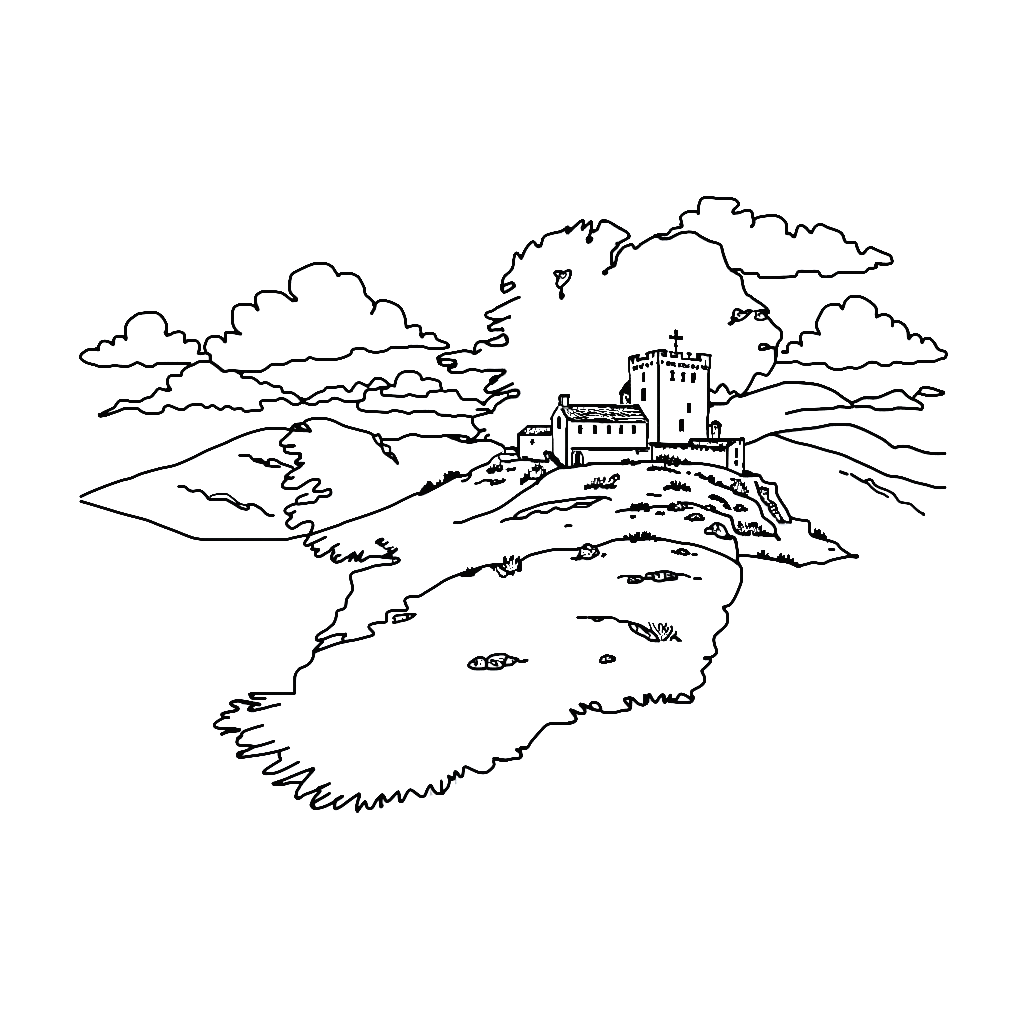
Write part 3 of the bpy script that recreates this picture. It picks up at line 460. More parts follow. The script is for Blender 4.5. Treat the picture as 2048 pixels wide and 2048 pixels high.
for s, Dn in (("TW 474,932 490,915 527,915 527,1087 474,1087", pl), ("TW 458,1212 475,1195 545,1195 545,1421 458,1421", pl),
              ("TW 967,897 985,880 1035,880 1037,912 1053,915 1053,945 1036,948 1036,1020 1053,1020 1053,1070 967,1070 967,1020 984,1018 984,930 967,930", pr),
              ("TW 1160,932 1178,915 1228,915 1246,932 1246,947 1228,948 1228,1087 1160,1087 1160,1038 1177,1035 1177,985 1160,983", pr),
              ("TW 1336,932 1388,930 1390,915 1404,915 1404,930 1421,932 1421,1052 1404,1055 1404,1105 1336,1105", pr),
              ("TW 1265,1458 1335,1458 1335,1632 1265,1632", pr), ("LG 709,485 725,467 789,467 789,675 775,675 772,660 740,660 738,675 725,672 709,658", pr)):
    m = MB(); flat(m, [s], Dn, 0.25); m.build('window', keep)
cd = const(303)
m = MB()
for s in ("TW 1038,175 1055,175 1055,158 1072,158 1072,175 1106,175 1106,282 1194,282 1194,350 1088,350 1088,440 1106,440 1106,475 1090,475 1090,600 1054,600 1054,475 1036,475 1036,405 1054,405 1054,350 1036,335 949,333 949,264 1002,264 1002,280 1036,280 1036,262 1054,258 1054,247 1036,245",):
    poly = grow(pts(s), 0.6); m.solid(poly, on(cd), push((0, 0.45, 0)), 1)
m.build('cross', keep)

# stair turret beside the keep
tf = const(309)
tur = empty('stair_turret', at(1250, 830, 309), 'narrow turret with a black pointed roof against the left side of the keep', 'turret')
m = MB(); prism(m, "TW 95,1560 95,1310 265,1310 265,1560", tf, (0, 2, 0))
ink(m, tf, [("TW 112,1320 112,1490", 5.5), ("TW 130,1460 150,1460", 3), ("TW 262,1300 262,1470", 4.5), ("TW 195,1480 200,1465", 2.5), ("TW 240,1390 205,1400", 4), ("TW 220,1440 250,1440", 3.5), ("TW 150,1310 120,1325", 4)])
m.build('wall', tur)
m = MB(); flat(m, ["TW 178,1335 210,1335 210,1385 230,1395 230,1420 195,1420 195,1385 178,1385"], tf, 0.2); m.build('window', tur)
m = MB(); prism(m, "TW 262,1020 225,1072 195,1090 175,1110 125,1195 72,1268 72,1315 120,1318 155,1315 158,1282 175,1282 178,1298 212,1300 212,1315 262,1318", tf, (0, 2.4, 0), 1, 3.0); m.build('roof', tur)

# great hall
h0 = at(1133, HOR, 292); tn = math.radians(20)
wx = Vector((math.cos(tn), math.sin(tn), 0)); gx = Vector((-math.sin(tn), math.cos(tn), 0))
pw = plane(h0, gx); pg = plane(h0, wx)
hall = empty('great_hall', (h0.x, h0.y, 30), 'long hall with steep shingled roof, five windows in a row and an end chimney', 'hall')
m = MB()
prism(m, "P 1133.4,832 1133.4,842 1294.5,846 1294.5,960 1133.4,960", pw, gx * 7.9)
prism(m, "P 1104,839 1118.5,814 1133,838.5 1133,960 1104,960", pg, wx * 18.2)
ink(m, pg, [("N1 1124,820 1132,790", 7.2), ("N1 1125,800 1195,650", 5.6), ("N1 1195,650 1268,545 1318,505", 5.8), ("N1 1135,830 1136,1310", 3.9), ("N1 1148,1310 1148,1620", 5.5), ("N1 1315,510 1395,620 1440,710 1500,780", 5), ("N1 1496,800 1494,1040", 4.0), ("N1 1485,1040 1485,1932 G1 985,300 985,350", 5.8)])
ink(m, pw, [("N2 1900,740 1932,760 TW 571,1770 571,1932 LG 200,700 202,770", 5.6), ("LG 195,770 193,930", 3.9)])
m.build('wall', hall)
for s, Dn in [("N1 1280,750 1328,750 1352,798 1352,1060 1280,1060 1256,1036 1256,798", pg)] + [("N2 " + s, pw) for s in ("315,990 340,967 411,967 411,1040 435,1042 435,1062 411,1064 411,1183 340,1183 315,1158", "677,967 749,967 773,992 773,1183 677,1183", "1015,990 1040,967 1087,967 1111,990 1111,1183 1015,1183", "1328,967 1401,967 1401,1183 1304,1183 1304,1040 1328,1038", "1618,967 1690,967 1715,992 1715,1158 1690,1183 1618,1183")]:
    m = MB(); flat(m, [s], Dn, 0.25); m.build('window', hall)
ridge_l = h0 + gx * 3.95; zr = CAMZ + (HOR - 811) / F * (292 + 3.95 * math.cos(tn))
e0 = Vector((h0.x, h0.y, CAMZ + (HOR - 840) / F * 292)); r0 = Vector((ridge_l.x, ridge_l.y, zr))
prf = plane(e0 + Vector((0, -0.15, 0.1)), wx.cross(r0 - e0))
m = MB(); prism(m, "N1 1320,505 1500,480 N2 1780,470 1860,620 TW 470,1600 590,1775 590,1800 N2 1932,905 850,885 170,880 60,820 N1 1480,760 1400,640", prf, (0, 0.35, -0.1))
ink(m, prf, [("N2 0,540 140,540", 5.5), ("N2 80,497 1230,500", 7), ("N2 1200,515 1700,515", 5), ("N2 1100,535 1450,535", 5), ("TW 330,1500 410,1500", 5), ("TW 400,1490 440,1560 500,1660 580,1775", 6.3), ("TW 350,1550 440,1560", 6), ("N2 40,780 120,815 230,860", 6.5), ("N1 1380,560 1440,700 1500,780", 6.8), ("N2 100,845 400,868 700,862 1140,868", 4), ("N2 170,880 560,882 850,888", 4), ("N2 850,898 1400,896 1932,898", 4.2), ("N2 60,560 160,545", 5.5)])
rr = random.Random(3)
SH = ["1500,572 1660,572 1700,590", "360,592 505,592", "560,592 720,592", "820,592 940,592", "990,592 1060,592", "215,592 285,592", "1140,592 1180,592", "270,615 335,615", "560,612 580,612", "720,615 820,615", "1065,615 1230,615",
      "270,640 480,640", "590,640 625,640", "820,640 940,640", "965,640 1010,640", "1400,640 1860,640", "200,662 260,662", "390,662 430,662", "530,664 575,664", "630,664 770,664", "895,664 940,664", "1065,664 1180,664", "1330,662 1375,662", "1500,664 1590,664", "1645,664 1880,664",
      "145,688 210,688", "270,688 360,688", "440,688 480,688", "505,688 720,688", "750,688 870,688", "970,688 1010,688", "1110,688 1300,688", "1350,690 1450,690", "315,712 575,712", "850,712 1205,712", "1260,712 1350,712", "1400,712 1545,712", "1595,712 1715,712", "1790,712 1900,712",
      "245,736 285,736", "365,736 430,736", "510,736 720,736", "750,736 820,736", "920,736 1010,736", "1090,736 1230,736", "1280,736 1400,736", "1470,736 1570,736", "1595,738 1880,738", "290,760 335,760", "435,760 505,760", "1015,760 1060,760", "1380,760 1450,760", "1520,760 1570,760", "1140,750 1140,770", "930,740 930,770", "870,760 890,760",
      "195,785 580,785", "1160,785 1205,785", "265,808 410,808", "485,808 530,808", "700,808 1015,808", "1110,808 1932,808", "170,800 240,835", "390,832 1085,832", "1190,832 1520,832", "240,855 385,855", "435,855 750,855", "850,855 890,855", "1040,855 1130,855", "1210,855 1280,855", "1720,855 1860,855", "1880,820 1932,850",
      "300,545 300,580", "455,545 455,590", "145,600 190,590", "190,600 190,620", "205,640 205,665", "120,664 140,664", "130,700 130,745", "700,600 700,650", "560,600 570,625", "610,655 540,690", "1260,615 1275,615", "1310,590 1320,590", "1290,640 1300,640", "1410,550 1410,600", "1120,555 1125,580", "1240,570 1280,570", "1385,615 1395,615", "225,712 240,712", "70,615 75,615", "95,640 50,605", "85,690 60,660", "800,540 1000,540"]
for s in SH: m.line("N2 " + s, prf, w=2.0, off=2.0, sharp=True)
m.build('roof', hall)
m = MB(); cf = const(294.0)
prism(m, "N1 1305,560 1305,245 1525,245 1525,560", cf, (0, 2.2, 0))
ink(m, cf, [("N1 1322,285 1340,250 1545,250", 6), ("N1 1370,270 1540,272", 5), ("N1 1312,290 1312,350 1328,400 1328,430", 5), ("N1 1310,420 1310,490", 4.5), ("N1 1389,310 1389,480", 2.2), ("N1 1521,300 1521,500", 4.2), ("N1 1340,320 1335,420", 2.5), ("N1 1330,475 1390,480", 4), ("N1 1390,520 1560,520", 4.5), ("N1 1545,265 1555,290", 5)])
m.build('chimney', hall)

# lean-to on the left of the hall
ann = empty('lean_to', at(1070, 918, 296), 'low lean-to with one window against the left gable of the great hall', 'outbuilding')
af = const(294)
m = MB(); prism(m, "N1 300,1195 1130,1195 1130,2050 300,2050", af, (0, 7, 0))
ink(m, af, [("N1 325,1200 325,1500 330,1740", 5.6), ("N1 350,1750 360,1790", 5), ("N1 150,1825 340,1808 660,1808 680,1822 1050,1835", 5.3), ("N1 440,1740 530,1745", 5), ("N1 640,1850 1040,1855", 4), ("N1 550,1790 650,1790", 5)])
m.build('wall', ann)
m = MB(); flat(m, ["N1 628,1304 701,1304 701,1376 725,1378 725,1400 701,1402 677,1425 677,1447 628,1447 628,1402 604,1398 604,1352 628,1350"], af, 0.25); m.build('window', ann)
ar = lambda u, v: 294 + (871.5 - v) * 0.24
m = MB(); prism(m, "N1 300,1215 310,1180 420,1090 555,968 1135,968 1135,1225", ar, (0, 0.4, -0.1))
ink(m, ar, [("N1 560,990 1110,990", 4.2), ("N1 560,1010 1110,1010", 4), ("N1 560,985 480,1060 400,1130 320,1190", 5.6), ("N1 340,1205 1110,1205", 4.2), ("N1 340,1185 500,1195", 4.5), ("N1 420,1130 470,1160", 6), ("N1 520,1060 520,1130", 3), ("N1 580,1085 600,1105", 2.4), ("N1 610,1070 650,1070", 2.2), ("N1 730,1050 745,1080", 2.2), ("N1 830,1060 840,1075", 2.2), ("N1 710,1120 715,1160", 2.2), ("N1 760,1120 770,1125", 2.2), ("N1 800,1165 1100,1175", 4), ("N1 850,1125 885,1130 880,1160", 3.5), ("N1 955,1095 955,1120 925,1145", 2.4), ("N1 970,1120 1100,1130", 3.5), ("N1 960,1150 1050,1150", 4), ("N1 600,1145 620,1160", 2.5), ("N1 590,1175 700,1178", 3.5), ("N1 625,1045 680,1035", 2.4), ("N1 990,1050 1010,1080", 2.3), ("N1 1110,980 1110,1200", 4)])
m.build('roof', ann)

# low terrace walls left of the lean-to
m = MB(); tw = const(294.6)
prism(m, "P 1000,922 1004,908 1011,892 1038,892 1038,930 1000,930", tw, (0, 3, 0))
ink(m, tw, [("N1 -20,1530 300,1530", 5.6), ("N1 150,1500 210,1500", 5), ("N1 -60,1670 320,1665", 4.2), ("N1 130,1690 200,1695", 4), ("N1 200,1540 250,1570 330,1650", 5), ("N1 300,1700 340,1740", 4), ("O 1350,300 1350,375", 4.2), ("O 1300,372 1270,400 1275,430 1310,468", 4.5), ("O 1300,465 1380,468 1510,452 1600,440", 4.6), ("O 1355,478 1415,480", 4), ("O 1290,480 1290,500", 3.5)])
tag(m.build('terrace_wall'), 'low stepped stone wall left of the lean-to, at the top of the slope', 'wall')

# sloping buttress between lean-to and hall
m = MB(); bf = const(290.5)
prism(m, "N1 930,1670 945,1620 990,1585 1110,1640 1190,1740 1290,1790 1310,1870 1400,1932 G1 890,360 830,330 760,250 700,250", bf, (0, 1.5, 0))
ink(m, bf, [("N1 945,1660 965,1620 1000,1600", 6), ("N1 1010,1620 1130,1640", 6), ("N1 960,1680 985,1750 990,1860", 4.5), ("N1 940,1640 1000,1650", 6), ("N1 1050,1650 1060,1710", 2.2), ("N1 1150,1660 1185,1730 1280,1800", 5.5), ("N1 1075,1740 1140,1810 1240,1870 1300,1932", 5), ("N1 1180,1790 1280,1800 1320,1890 1400,1932", 6), ("N1 1095,1690 1200,1800", 3), ("G1 840,280 890,330 960,350", 8), ("G1 860,250 900,310 940,335", 6), ("N1 1040,1790 1040,1870", 4)])
tag(m.build('buttress'), 'short sloping buttress at the foot of the hall gable', 'buttress')

# yard wall with gate
yd = empty('yard_wall', at(1220, 925, 288.5), 'low yard wall with an arched gate along the foot of the great hall', 'wall')
yf = const(288.5)
m = MB(); prism(m, "P 1143,897 1300,897 1300,960 1143,960", yf, (0, 0.6, 0))
ink(m, yf, [("N2 160,1535 600,1530 1932,1530", 5.2), ("N2 580,1560 1620,1560", 5), ("LG 0,940 230,940", 5), ("N2 170,1550 185,1600", 2.5), ("N2 180,1640 205,1640", 4), ("N2 170,1640 170,1932 G1 1056,280 1056,330", 3.9), ("N2 225,1605 235,1605", 2.3), ("N2 370,1615 420,1690 435,1760 435,1932", 4.2), ("G1 1197,250 1197,320", 4.2), ("N2 1735,1570 1740,1650", 5), ("N2 1760,1640 1780,1600", 3), ("N2 1820,1590 1932,1590", 4), ("LG 25,975 45,1025", 5), ("LG 80,985 205,985", 3.5)])
m.build('wall', yd)
m = MB(); flat(m, ["N2 267,1595 360,1595 362,1690 362,1885 386,1890 386,1932 G1 1168,325 1085,325 N2 218,1932 218,1885 242,1882 242,1668 267,1665"], yf, 0.3); m.build('gate', yd)

# gate lodge on the right
lf = const(287.5); c0 = at(1455, HOR, 287.5); c1 = at(1488.5, HOR, 294)
sd = (c1 - c0).normalized(); ls = plane(c0, Vector((-sd.y, sd.x, 0)))
lod = empty('gate_lodge', at(1440, 940, 288), 'low lodge with a round chimney below the keep, at the castle right end', 'lodge')
m = MB(); prism(m, "P 1301,886 1378,886 1378,896 1455,896 1455,985 1301,985", lf, (1.2, 6.8, 0))
prism(m, "P 1455.4,896 1462,890 1488.5,882 1488.5,990 1455.4,990", ls, (-1.0, 0.3, 0))
ink(m, lf, [("LG 245,850 870,868", 3.5), ("LG 250,880 860,885", 5.5), ("LG 330,905 850,905", 5), ("LG 275,900 275,1130", 3.8), ("LG 1487,900 1485,1240", 5.6)])
flat(m, ["LG 300,900 320,915 330,932 420,932 425,918 450,918 452,965 468,962 475,945 500,945 510,915 545,915 550,945 610,930 620,948 670,948 690,905 710,905 745,948 775,965 805,960 810,945 850,945 870,900 905,905 905,962 948,962 950,935 985,962 1012,962 1015,935 1045,940 1048,980 1075,980 1095,950 1095,930 1125,935 1128,980 1170,980 1190,960 1190,930 1225,940 1240,965 1260,995 1285,995 1310,965 1320,945 1350,960 1355,995 1400,995 1405,980 1430,980 1435,995 1448,995 1448,950 1440,905 1000,890 870,870 300,880"], lf)
ink(m, ls, [("LG 1755,800 1755,1290", 3.9), ("LG 1735,1175 1730,1280", 2.5), ("LG 1755,790 1600,800", 5), ("LG 1690,820 1690,870", 4.5), ("LG 1600,815 1595,850", 3), ("LG 1580,850 1620,840", 3), ("LG 1690,795 1750,790", 7), ("LG 1490,910 1560,870 1600,830", 5.5)])
m.build('wall', lod)
for s in ("LH 1448,580 1545,580 1545,902 1448,902", "LH 1416,998 1448,996 1450,966 1545,966 1545,1160 1450,1160 1448,1097 1416,1094"):
    m = MB(); flat(m, [s], ls, 0.25); m.build('window', lod)
lr = lambda u, v: 287.2 + (895 - v) * 0.27
m = MB(); prism(m, "LG 860,915 870,850 905,775 1765,775 1600,850 1490,915", lr, (0, 0.4, -0.1))
ink(m, lr, [("LG 905,800 1190,800 1740,800", 6.5), ("LG 900,790 870,850 880,900", 6), ("LG 900,820 1500,830", 3), ("LG 950,895 1140,905", 5), ("LG 1140,915 1320,915", 4), ("LG 1040,840 1040,870", 2.2), ("LG 1010,875 1000,890", 2.4), ("LG 1160,860 1165,860", 2.4), ("LG 1190,840 1215,860", 3), ("LG 1230,830 1265,845", 4), ("LG 1295,840 1330,860", 4), ("LG 1400,860 1410,862", 2.4), ("LG 1360,885 1400,885", 4), ("LG 1470,875 1475,880", 2.4), ("LG 1420,910 1490,910", 4.5), ("LG 1500,870 1540,840", 7), ("LG 1500,900 1560,870 1600,830", 5), ("LG 920,860 930,880", 6), ("LG 1000,905 1480,940", 3), ("LG 1395,900 1440,940", 4), ("LG 1330,930 1400,970", 4.5), ("LG 1130,930 1180,940", 4), ("LG 1230,940 1330,960", 5), ("LG 1750,790 1690,800", 6), ("LG 1700,765 1755,770", 3)])
m.build('roof', lod)
m = MB(); pf = const(291)
prism(m, "LG 1215,850 1215,545 1290,500 1385,560 1380,850", pf, (0, 2.0, 0))
flat(m, ["LG 1190,548 1224,548 1224,518 1242,515 1242,500 1272,498 1274,483 1320,483 1322,498 1352,500 1370,518 1385,535 1400,548 1400,597 1384,600 1340,600 1322,590 1322,563 1257,563 1250,590 1225,597 1190,595", "LG 1274,582 1304,580 1304,596 1340,606 1340,625 1304,612 1302,643 1288,643 1288,612 1274,610"], pf)
ink(m, pf, [("LG 1238,590 1238,705", 4.2), ("LG 1247,700 1247,790", 2.2), ("LG 1361,600 1361,705", 5.5), ("LG 1352,700 1352,785", 3.9), ("LG 1255,705 1285,705 1285,685", 3)])
m.build('chimney', lod)

# ------------------------------------------------------------------ plants, boulders and leaves
def standing(poly):
    return const(land(0, max(p[1] for p in poly) - 2) - 0.6)
def plant(name, label, cat, shapes, lines=(), group='grass tufts and bushes on the castle hill', Dn=None, dots=()):
    """a small dark plant with real thickness; shapes = outline or (outline, gaps...)"""
    allp = [pts(s if isinstance(s, str) else s[0]) for s in shapes]
    if Dn is None: Dn = standing([p for a in allp for p in a] or [p for l in lines for p in pts(l if isinstance(l, str) else l[0])])
    m = MB()
    for s, poly in zip(shapes, allp):
        holes = [] if isinstance(s, str) else [pts(h) for h in s[1:]]
        w = max(p[0] for p in poly) - min(p[0] for p in poly); h = max(p[1] for p in poly) - min(p[1] for p in poly)
        poly = grow(poly, 0.4)
        Dp, fr, bk = puff(poly, Dn, 0.35 * min(w, h), 0.45 * min(w, h) + 1)
        m.solid(poly, fr, bk, 1, max(4, min(w, h) / 4), holes)
    for l in lines:
        if isinstance(l, str): m.line(l, Dn, off=1.0)
        else: m.line(l[0], Dn, w=l[1], off=LW / l[1])
    return tag(m.build(name), label, cat, group)
def rock(name, label, outline, lines, fills=(), group='boulders on the castle hill', cat='boulder'):
    poly = pts(outline); Dn = standing(poly)
    w = max(p[0] for p in poly) - min(p[0] for p in poly); h = max(p[1] for p in poly) - min(p[1] for p in poly)
    Dp, fr, bk = puff(poly, Dn, 0.5 * min(w, h), 0.5 * min(w, h))
    m = MB(); m.solid(poly, fr, bk, 0, max(3, min(w, h) / 5))
    for l in lines:
        if isinstance(l, str): m.line(l, Dp, off=1.6, w=6)
        else: m.line(l[0], Dp, w=l[1], off=1.6 * 6 / l[1])
    for s in fills: m.solid(grow(pts(s if isinstance(s, str) else s[0]), 0.4), lambda u, v: at(u, v, Dp(u, v) - 12 * Dn(u, v) / F), push((0, 0.1, 0)), 1, None, [] if isinstance(s, str) else [pts(h) for h in s[1:]])
    return tag(m.build(name), label, cat, group)
def hole(t, x, y, w=24, h=24): return "%s %d,%d %d,%d %d,%d %d,%d" % (t, x, y, x + w, y, x + w, y + h, x, y + h)

plant('grass_tuft', 'spiky grass tuft lowest on the left slope line of the castle hill', 'grass', ["O 225,895 260,865 260,840 275,820 272,812 300,795 298,780 312,772 338,760 338,745 350,722 398,722 412,738 435,765 465,772 465,737 500,735 502,700 512,696 527,712 527,735 560,745 520,780 470,825 380,860 340,880 280,912 235,912"])
plant('bush', 'dark bush on the left slope line, just above the spiky tuft', 'bush', ["O 545,705 568,690 555,650 568,620 595,618 605,632 620,618 620,592 632,580 645,592 682,592 695,610 710,592 758,592 772,605 775,625 797,655 800,682 735,682 735,660 720,660 720,680 650,720 600,745 560,755"])
plant('twig', 'bare forked twig on the left slope near the top of the ridge', 'plant', [], [("O 800,722 845,712 880,690 905,655 912,625", 6)])
plant('bush', 'ragged bush below the terrace walls, left of a dark stone', 'bush', [("O 1110,580 1135,555 1158,552 1160,530 1170,530 1185,550 1198,530 1198,505 1240,505 1240,520 1280,505 1300,505 1328,520 1328,555 1340,570 1328,580 1300,605 1250,605 1237,590 1212,625 1160,630 1135,628 1110,600",) + (hole('O', 1275, 540, 12, 12), hole('O', 1225, 515, 10, 22))])
plant('stone', 'flat dark stone right of the ragged bush below the terrace walls', 'stone', ["O 1352,572 1385,552 1405,540 1417,552 1455,552 1457,540 1497,540 1497,568 1482,592 1405,592 1405,605 1380,605 1378,592"], group='stones on the castle hill')
plant('bush', 'low creeping bush with a long left stem, under the ragged bush', 'bush', [("O 1160,702 1200,700 1200,712 1215,697 1262,697 1265,710 1300,710 1315,685 1340,685 1340,697 1365,697 1365,718 1340,745 1300,757 1250,772 1198,772 1196,785 1175,785 1160,770", hole('O', 1212, 722, 12, 12))], [("O 970,755 1020,745 1060,722 1090,712 1180,715", 5.8)])
plant('bush', 'large leafy bush left of the curved path below the buttress', 'bush', [("G1 388,490 412,490 425,478 438,478 438,428 465,428 490,440 490,375 502,375 502,400 540,390 528,355 555,340 580,338 578,310 568,290 640,290 645,320 680,335 705,375 720,375 720,420 740,430 700,480 650,530 620,520 575,515 500,515 465,545 435,555 425,578 388,578", "G1 515,425 535,415 553,400 580,400 582,448 605,448 605,425 640,400 657,378 657,425 635,450 630,475 580,478 545,465 540,480 520,465", hole('G1', 670, 400, 11, 35), hole('G1', 605, 335, 12, 12), hole('G1', 520, 435, 8, 8), hole('G1', 672, 360, 12, 12), "G1 580,292 602,305 628,292 628,310 610,318 590,308")])
plant('flowering_plant', 'tall leafy plant with a curled leaf below the arched gate', 'plant', [("G1 1212,580 1238,575 1255,555 1275,570 1300,570 1302,530 1338,528 1340,490 1390,488 1395,478 1415,480 1418,512 1455,505 1458,480 1475,465 1495,485 1490,525 1478,550 1455,560 1460,575 1485,570 1500,555 1510,570 1530,565 1575,545 1590,515 1570,500 1555,530 1535,550 1522,550 1522,530 1535,525 1535,490 1560,465 1590,440 1622,438 1630,425 1650,428 1675,455 1675,515 1645,520 1610,550 1598,578 1635,580 1635,600 1610,628 1545,628 1535,620 1508,642 1482,625 1455,628 1430,620 1410,605 1375,640 1340,640 1338,618 1300,620 1298,630 1250,632 1248,642 1212,642", "G1 1610,478 1635,478 1635,502 1610,502", "G1 1365,502 1378,502 1378,540 1365,540", "G1 1392,540 1404,540 1404,565 1392,565", hole('G1', 1313, 540, 14, 14), "G1 1352,540 1366,540 1366,562 1352,562", "G1 1430,530 1455,528 1455,540 1440,552 1428,550")])
plant('bush', 'pair of rounded bushes at the foot of the yard wall', 'bush', ["G1 1650,285 1688,282 1690,258 1712,248 1728,245 1730,233 1740,245 1765,245 1768,233 1790,233 1803,248 1803,272 1815,272 1818,258 1855,258 1868,272 1872,282 1932,270 1932,308 1885,308 1868,332 1818,332 1815,320 1790,310 1780,320 1700,330 1650,305"])
plant('bush', 'wide bristly bush at the foot of the lodge wall, under the keep', 'bush', [("LG 322,1125 338,1115 338,1065 370,1065 388,1080 388,1048 418,1046 420,1030 435,1030 437,1062 465,1062 468,1030 482,1030 485,1048 500,1048 515,1062 515,1048 532,1046 532,1030 547,1030 548,1078 565,1095 580,1080 597,1078 597,1065 612,1062 612,1046 628,1046 628,1078 660,1095 676,1095 676,1062 692,1062 708,1095 708,1112 740,1112 740,1145 775,1142 775,1125 805,1110 805,1095 820,1095 835,1112 850,1128 855,1142 900,1145 900,1205 805,1205 775,1190 772,1175 740,1175 738,1190 708,1210 690,1238 645,1238 630,1222 628,1205 580,1205 578,1222 532,1222 515,1192 500,1192 498,1240 468,1245 468,1175 400,1165 385,1175 322,1175", "LG 485,1128 510,1125 512,1142 500,1155 498,1172 485,1172", "LG 548,1110 562,1112 562,1140 548,1155 535,1155 535,1140", "LG 596,1142 612,1142 612,1175 596,1175", hole('LG', 436, 1096, 15, 14), hole('LG', 612, 1112, 15, 12))])
plant('leaf_sprig', 'single upright leaf just right of the bristly bush by the lodge wall', 'plant', ["LG 740,1030 772,1030 788,1050 788,1098 772,1110 758,1108 755,1078 740,1075"])
plant('low_shrub', 'long low strip of shrub under the bristly bush', 'shrub', ["LG 178,1278 210,1242 240,1238 245,1222 258,1235 275,1222 275,1195 288,1195 305,1222 355,1222 370,1238 385,1222 400,1238 435,1222 450,1238 470,1235 520,1240 530,1255 580,1258 582,1270 645,1275 660,1290 720,1305 740,1322 740,1352 660,1350 640,1335 595,1322 570,1335 530,1318 530,1302 450,1302 435,1290 420,1302 370,1302 355,1290 322,1290 320,1302 195,1302"])
plant('stone', 'small round dark stone between the long shrub strip and the dark shrub', 'stone', ["LG 822,1325 840,1305 885,1305 902,1325 900,1348 885,1368 855,1368 840,1352 822,1348"], group='stones on the castle hill')
plant('low_shrub', 'dark shrub in three clumps sliding down the slope below the lodge', 'shrub', ["LH 130,1415 160,1385 258,1382 258,1352 355,1352 355,1385 415,1415 450,1450 515,1482 515,1512 580,1512 580,1480 612,1480 612,1450 740,1450 740,1512 805,1515 805,1705 835,1705 838,1675 870,1672 870,1642 1030,1642 1030,1705 1062,1708 1062,1735 1030,1740 1030,1770 1125,1772 1125,1802 1190,1805 1220,1835 1290,1870 1290,1925 1190,1925 1190,1900 1100,1900 1095,1870 1030,1865 935,1835 870,1800 740,1770 675,1735 610,1705 580,1675 580,1610 450,1610 355,1580 290,1545 258,1480 130,1480"])
plant('bush', 'spreading bush with a pale heart, on the slope under the lodge corner', 'bush', [("H3 860,388 968,388 968,410 1095,410 1097,450 1117,470 1117,493 1158,493 1160,472 1182,472 1182,578 1202,578 1204,560 1225,560 1225,645 1267,645 1267,708 1204,710 1204,730 1247,732 1247,790 1225,820 1160,800 1115,775 1030,770 1010,735 990,730 988,750 968,750 945,730 945,690 925,665 860,665 860,535 880,515 925,515 925,493 945,493 945,450 880,450 880,430 860,428", "H3 967,432 988,432 988,470 967,470", "H3 945,582 968,580 988,558 990,535 1008,515 1010,472 1030,472 1030,535 1010,540 1008,622 965,622 965,640 945,645", "H3 1030,560 1052,560 1052,518 1072,518 1074,580 1095,560 1115,560 1115,625 1095,625 1095,708 1072,706 1072,688 1030,685 1010,660 1030,640", hole('H3', 1052, 472, 22, 22), "H3 1117,625 1138,625 1138,665 1160,668 1158,688 1117,688", hole('H3', 1180, 645, 22, 22), hole('H3', 925, 560, 20, 20))])
plant('low_shrub', 'smooth black shrub with a tail running down to the right, mid slope', 'shrub', ["H3 385,775 410,772 410,752 450,750 450,730 537,730 538,750 600,752 603,772 645,775 647,795 688,797 690,817 730,820 732,840 752,842 775,865 795,882 817,905 817,945 840,947 860,970 862,1010 882,1012 882,1050 902,1055 902,1074 817,1074 815,1053 752,1050 730,1012 710,1008 688,975 708,968 710,945 732,945 732,925 645,920 643,903 625,900 622,880 557,878 557,860 450,858 428,835 428,817 385,815"])
plant('grass_tuft', 'bushy grass tuft in the middle of the slope under the bristly bush', 'grass', ["LG 450,1562 485,1545 500,1530 580,1528 580,1515 563,1508 565,1482 580,1480 582,1465 628,1465 630,1495 645,1495 645,1448 660,1448 662,1465 677,1467 677,1525 692,1525 692,1498 708,1495 708,1465 724,1467 726,1480 740,1482 740,1530 758,1530 758,1515 788,1512 790,1497 820,1497 822,1530 835,1545 885,1547 885,1578 900,1580 900,1642 870,1642 870,1628 836,1628 834,1642 820,1640 820,1628 775,1625 755,1605 740,1595 724,1610 722,1628 645,1625 628,1608 612,1610 595,1600 580,1595 548,1610 500,1612 498,1628 468,1628 450,1610"])
plant('bush', 'flat-topped bush at the left end of the middle ledge', 'bush', ["H2 322,345 343,343 343,300 365,298 365,280 388,280 388,300 495,300 495,280 558,278 558,258 602,258 602,300 622,300 622,280 710,280 710,300 732,302 732,345 860,340 860,385 775,388 775,408 752,410 752,450 732,470 622,470 622,408 558,408 556,430 537,430 535,450 515,452 515,472 495,472 495,452 322,450"])
plant('bush', 'dense bush with pale specks in the middle of the ledge', 'bush', [("H2 1117,380 1160,325 1160,300 1182,298 1182,280 1225,280 1225,258 1247,258 1247,280 1290,282 1290,300 1310,298 1332,278 1332,237 1418,237 1418,258 1610,258 1612,300 1565,325 1565,365 1675,365 1675,408 1570,408 1545,390 1545,408 1502,410 1500,430 1482,432 1480,450 1332,452 1330,472 1268,472 1266,452 1138,452 1117,430", "H2 1330,325 1375,322 1375,300 1395,300 1397,340 1418,342 1418,388 1395,388 1395,365 1355,365 1350,345 1332,343", "H2 1290,365 1332,365 1332,388 1290,388", hole('H2', 1460, 322, 20, 20), hole('H2', 1482, 343, 22, 22))])
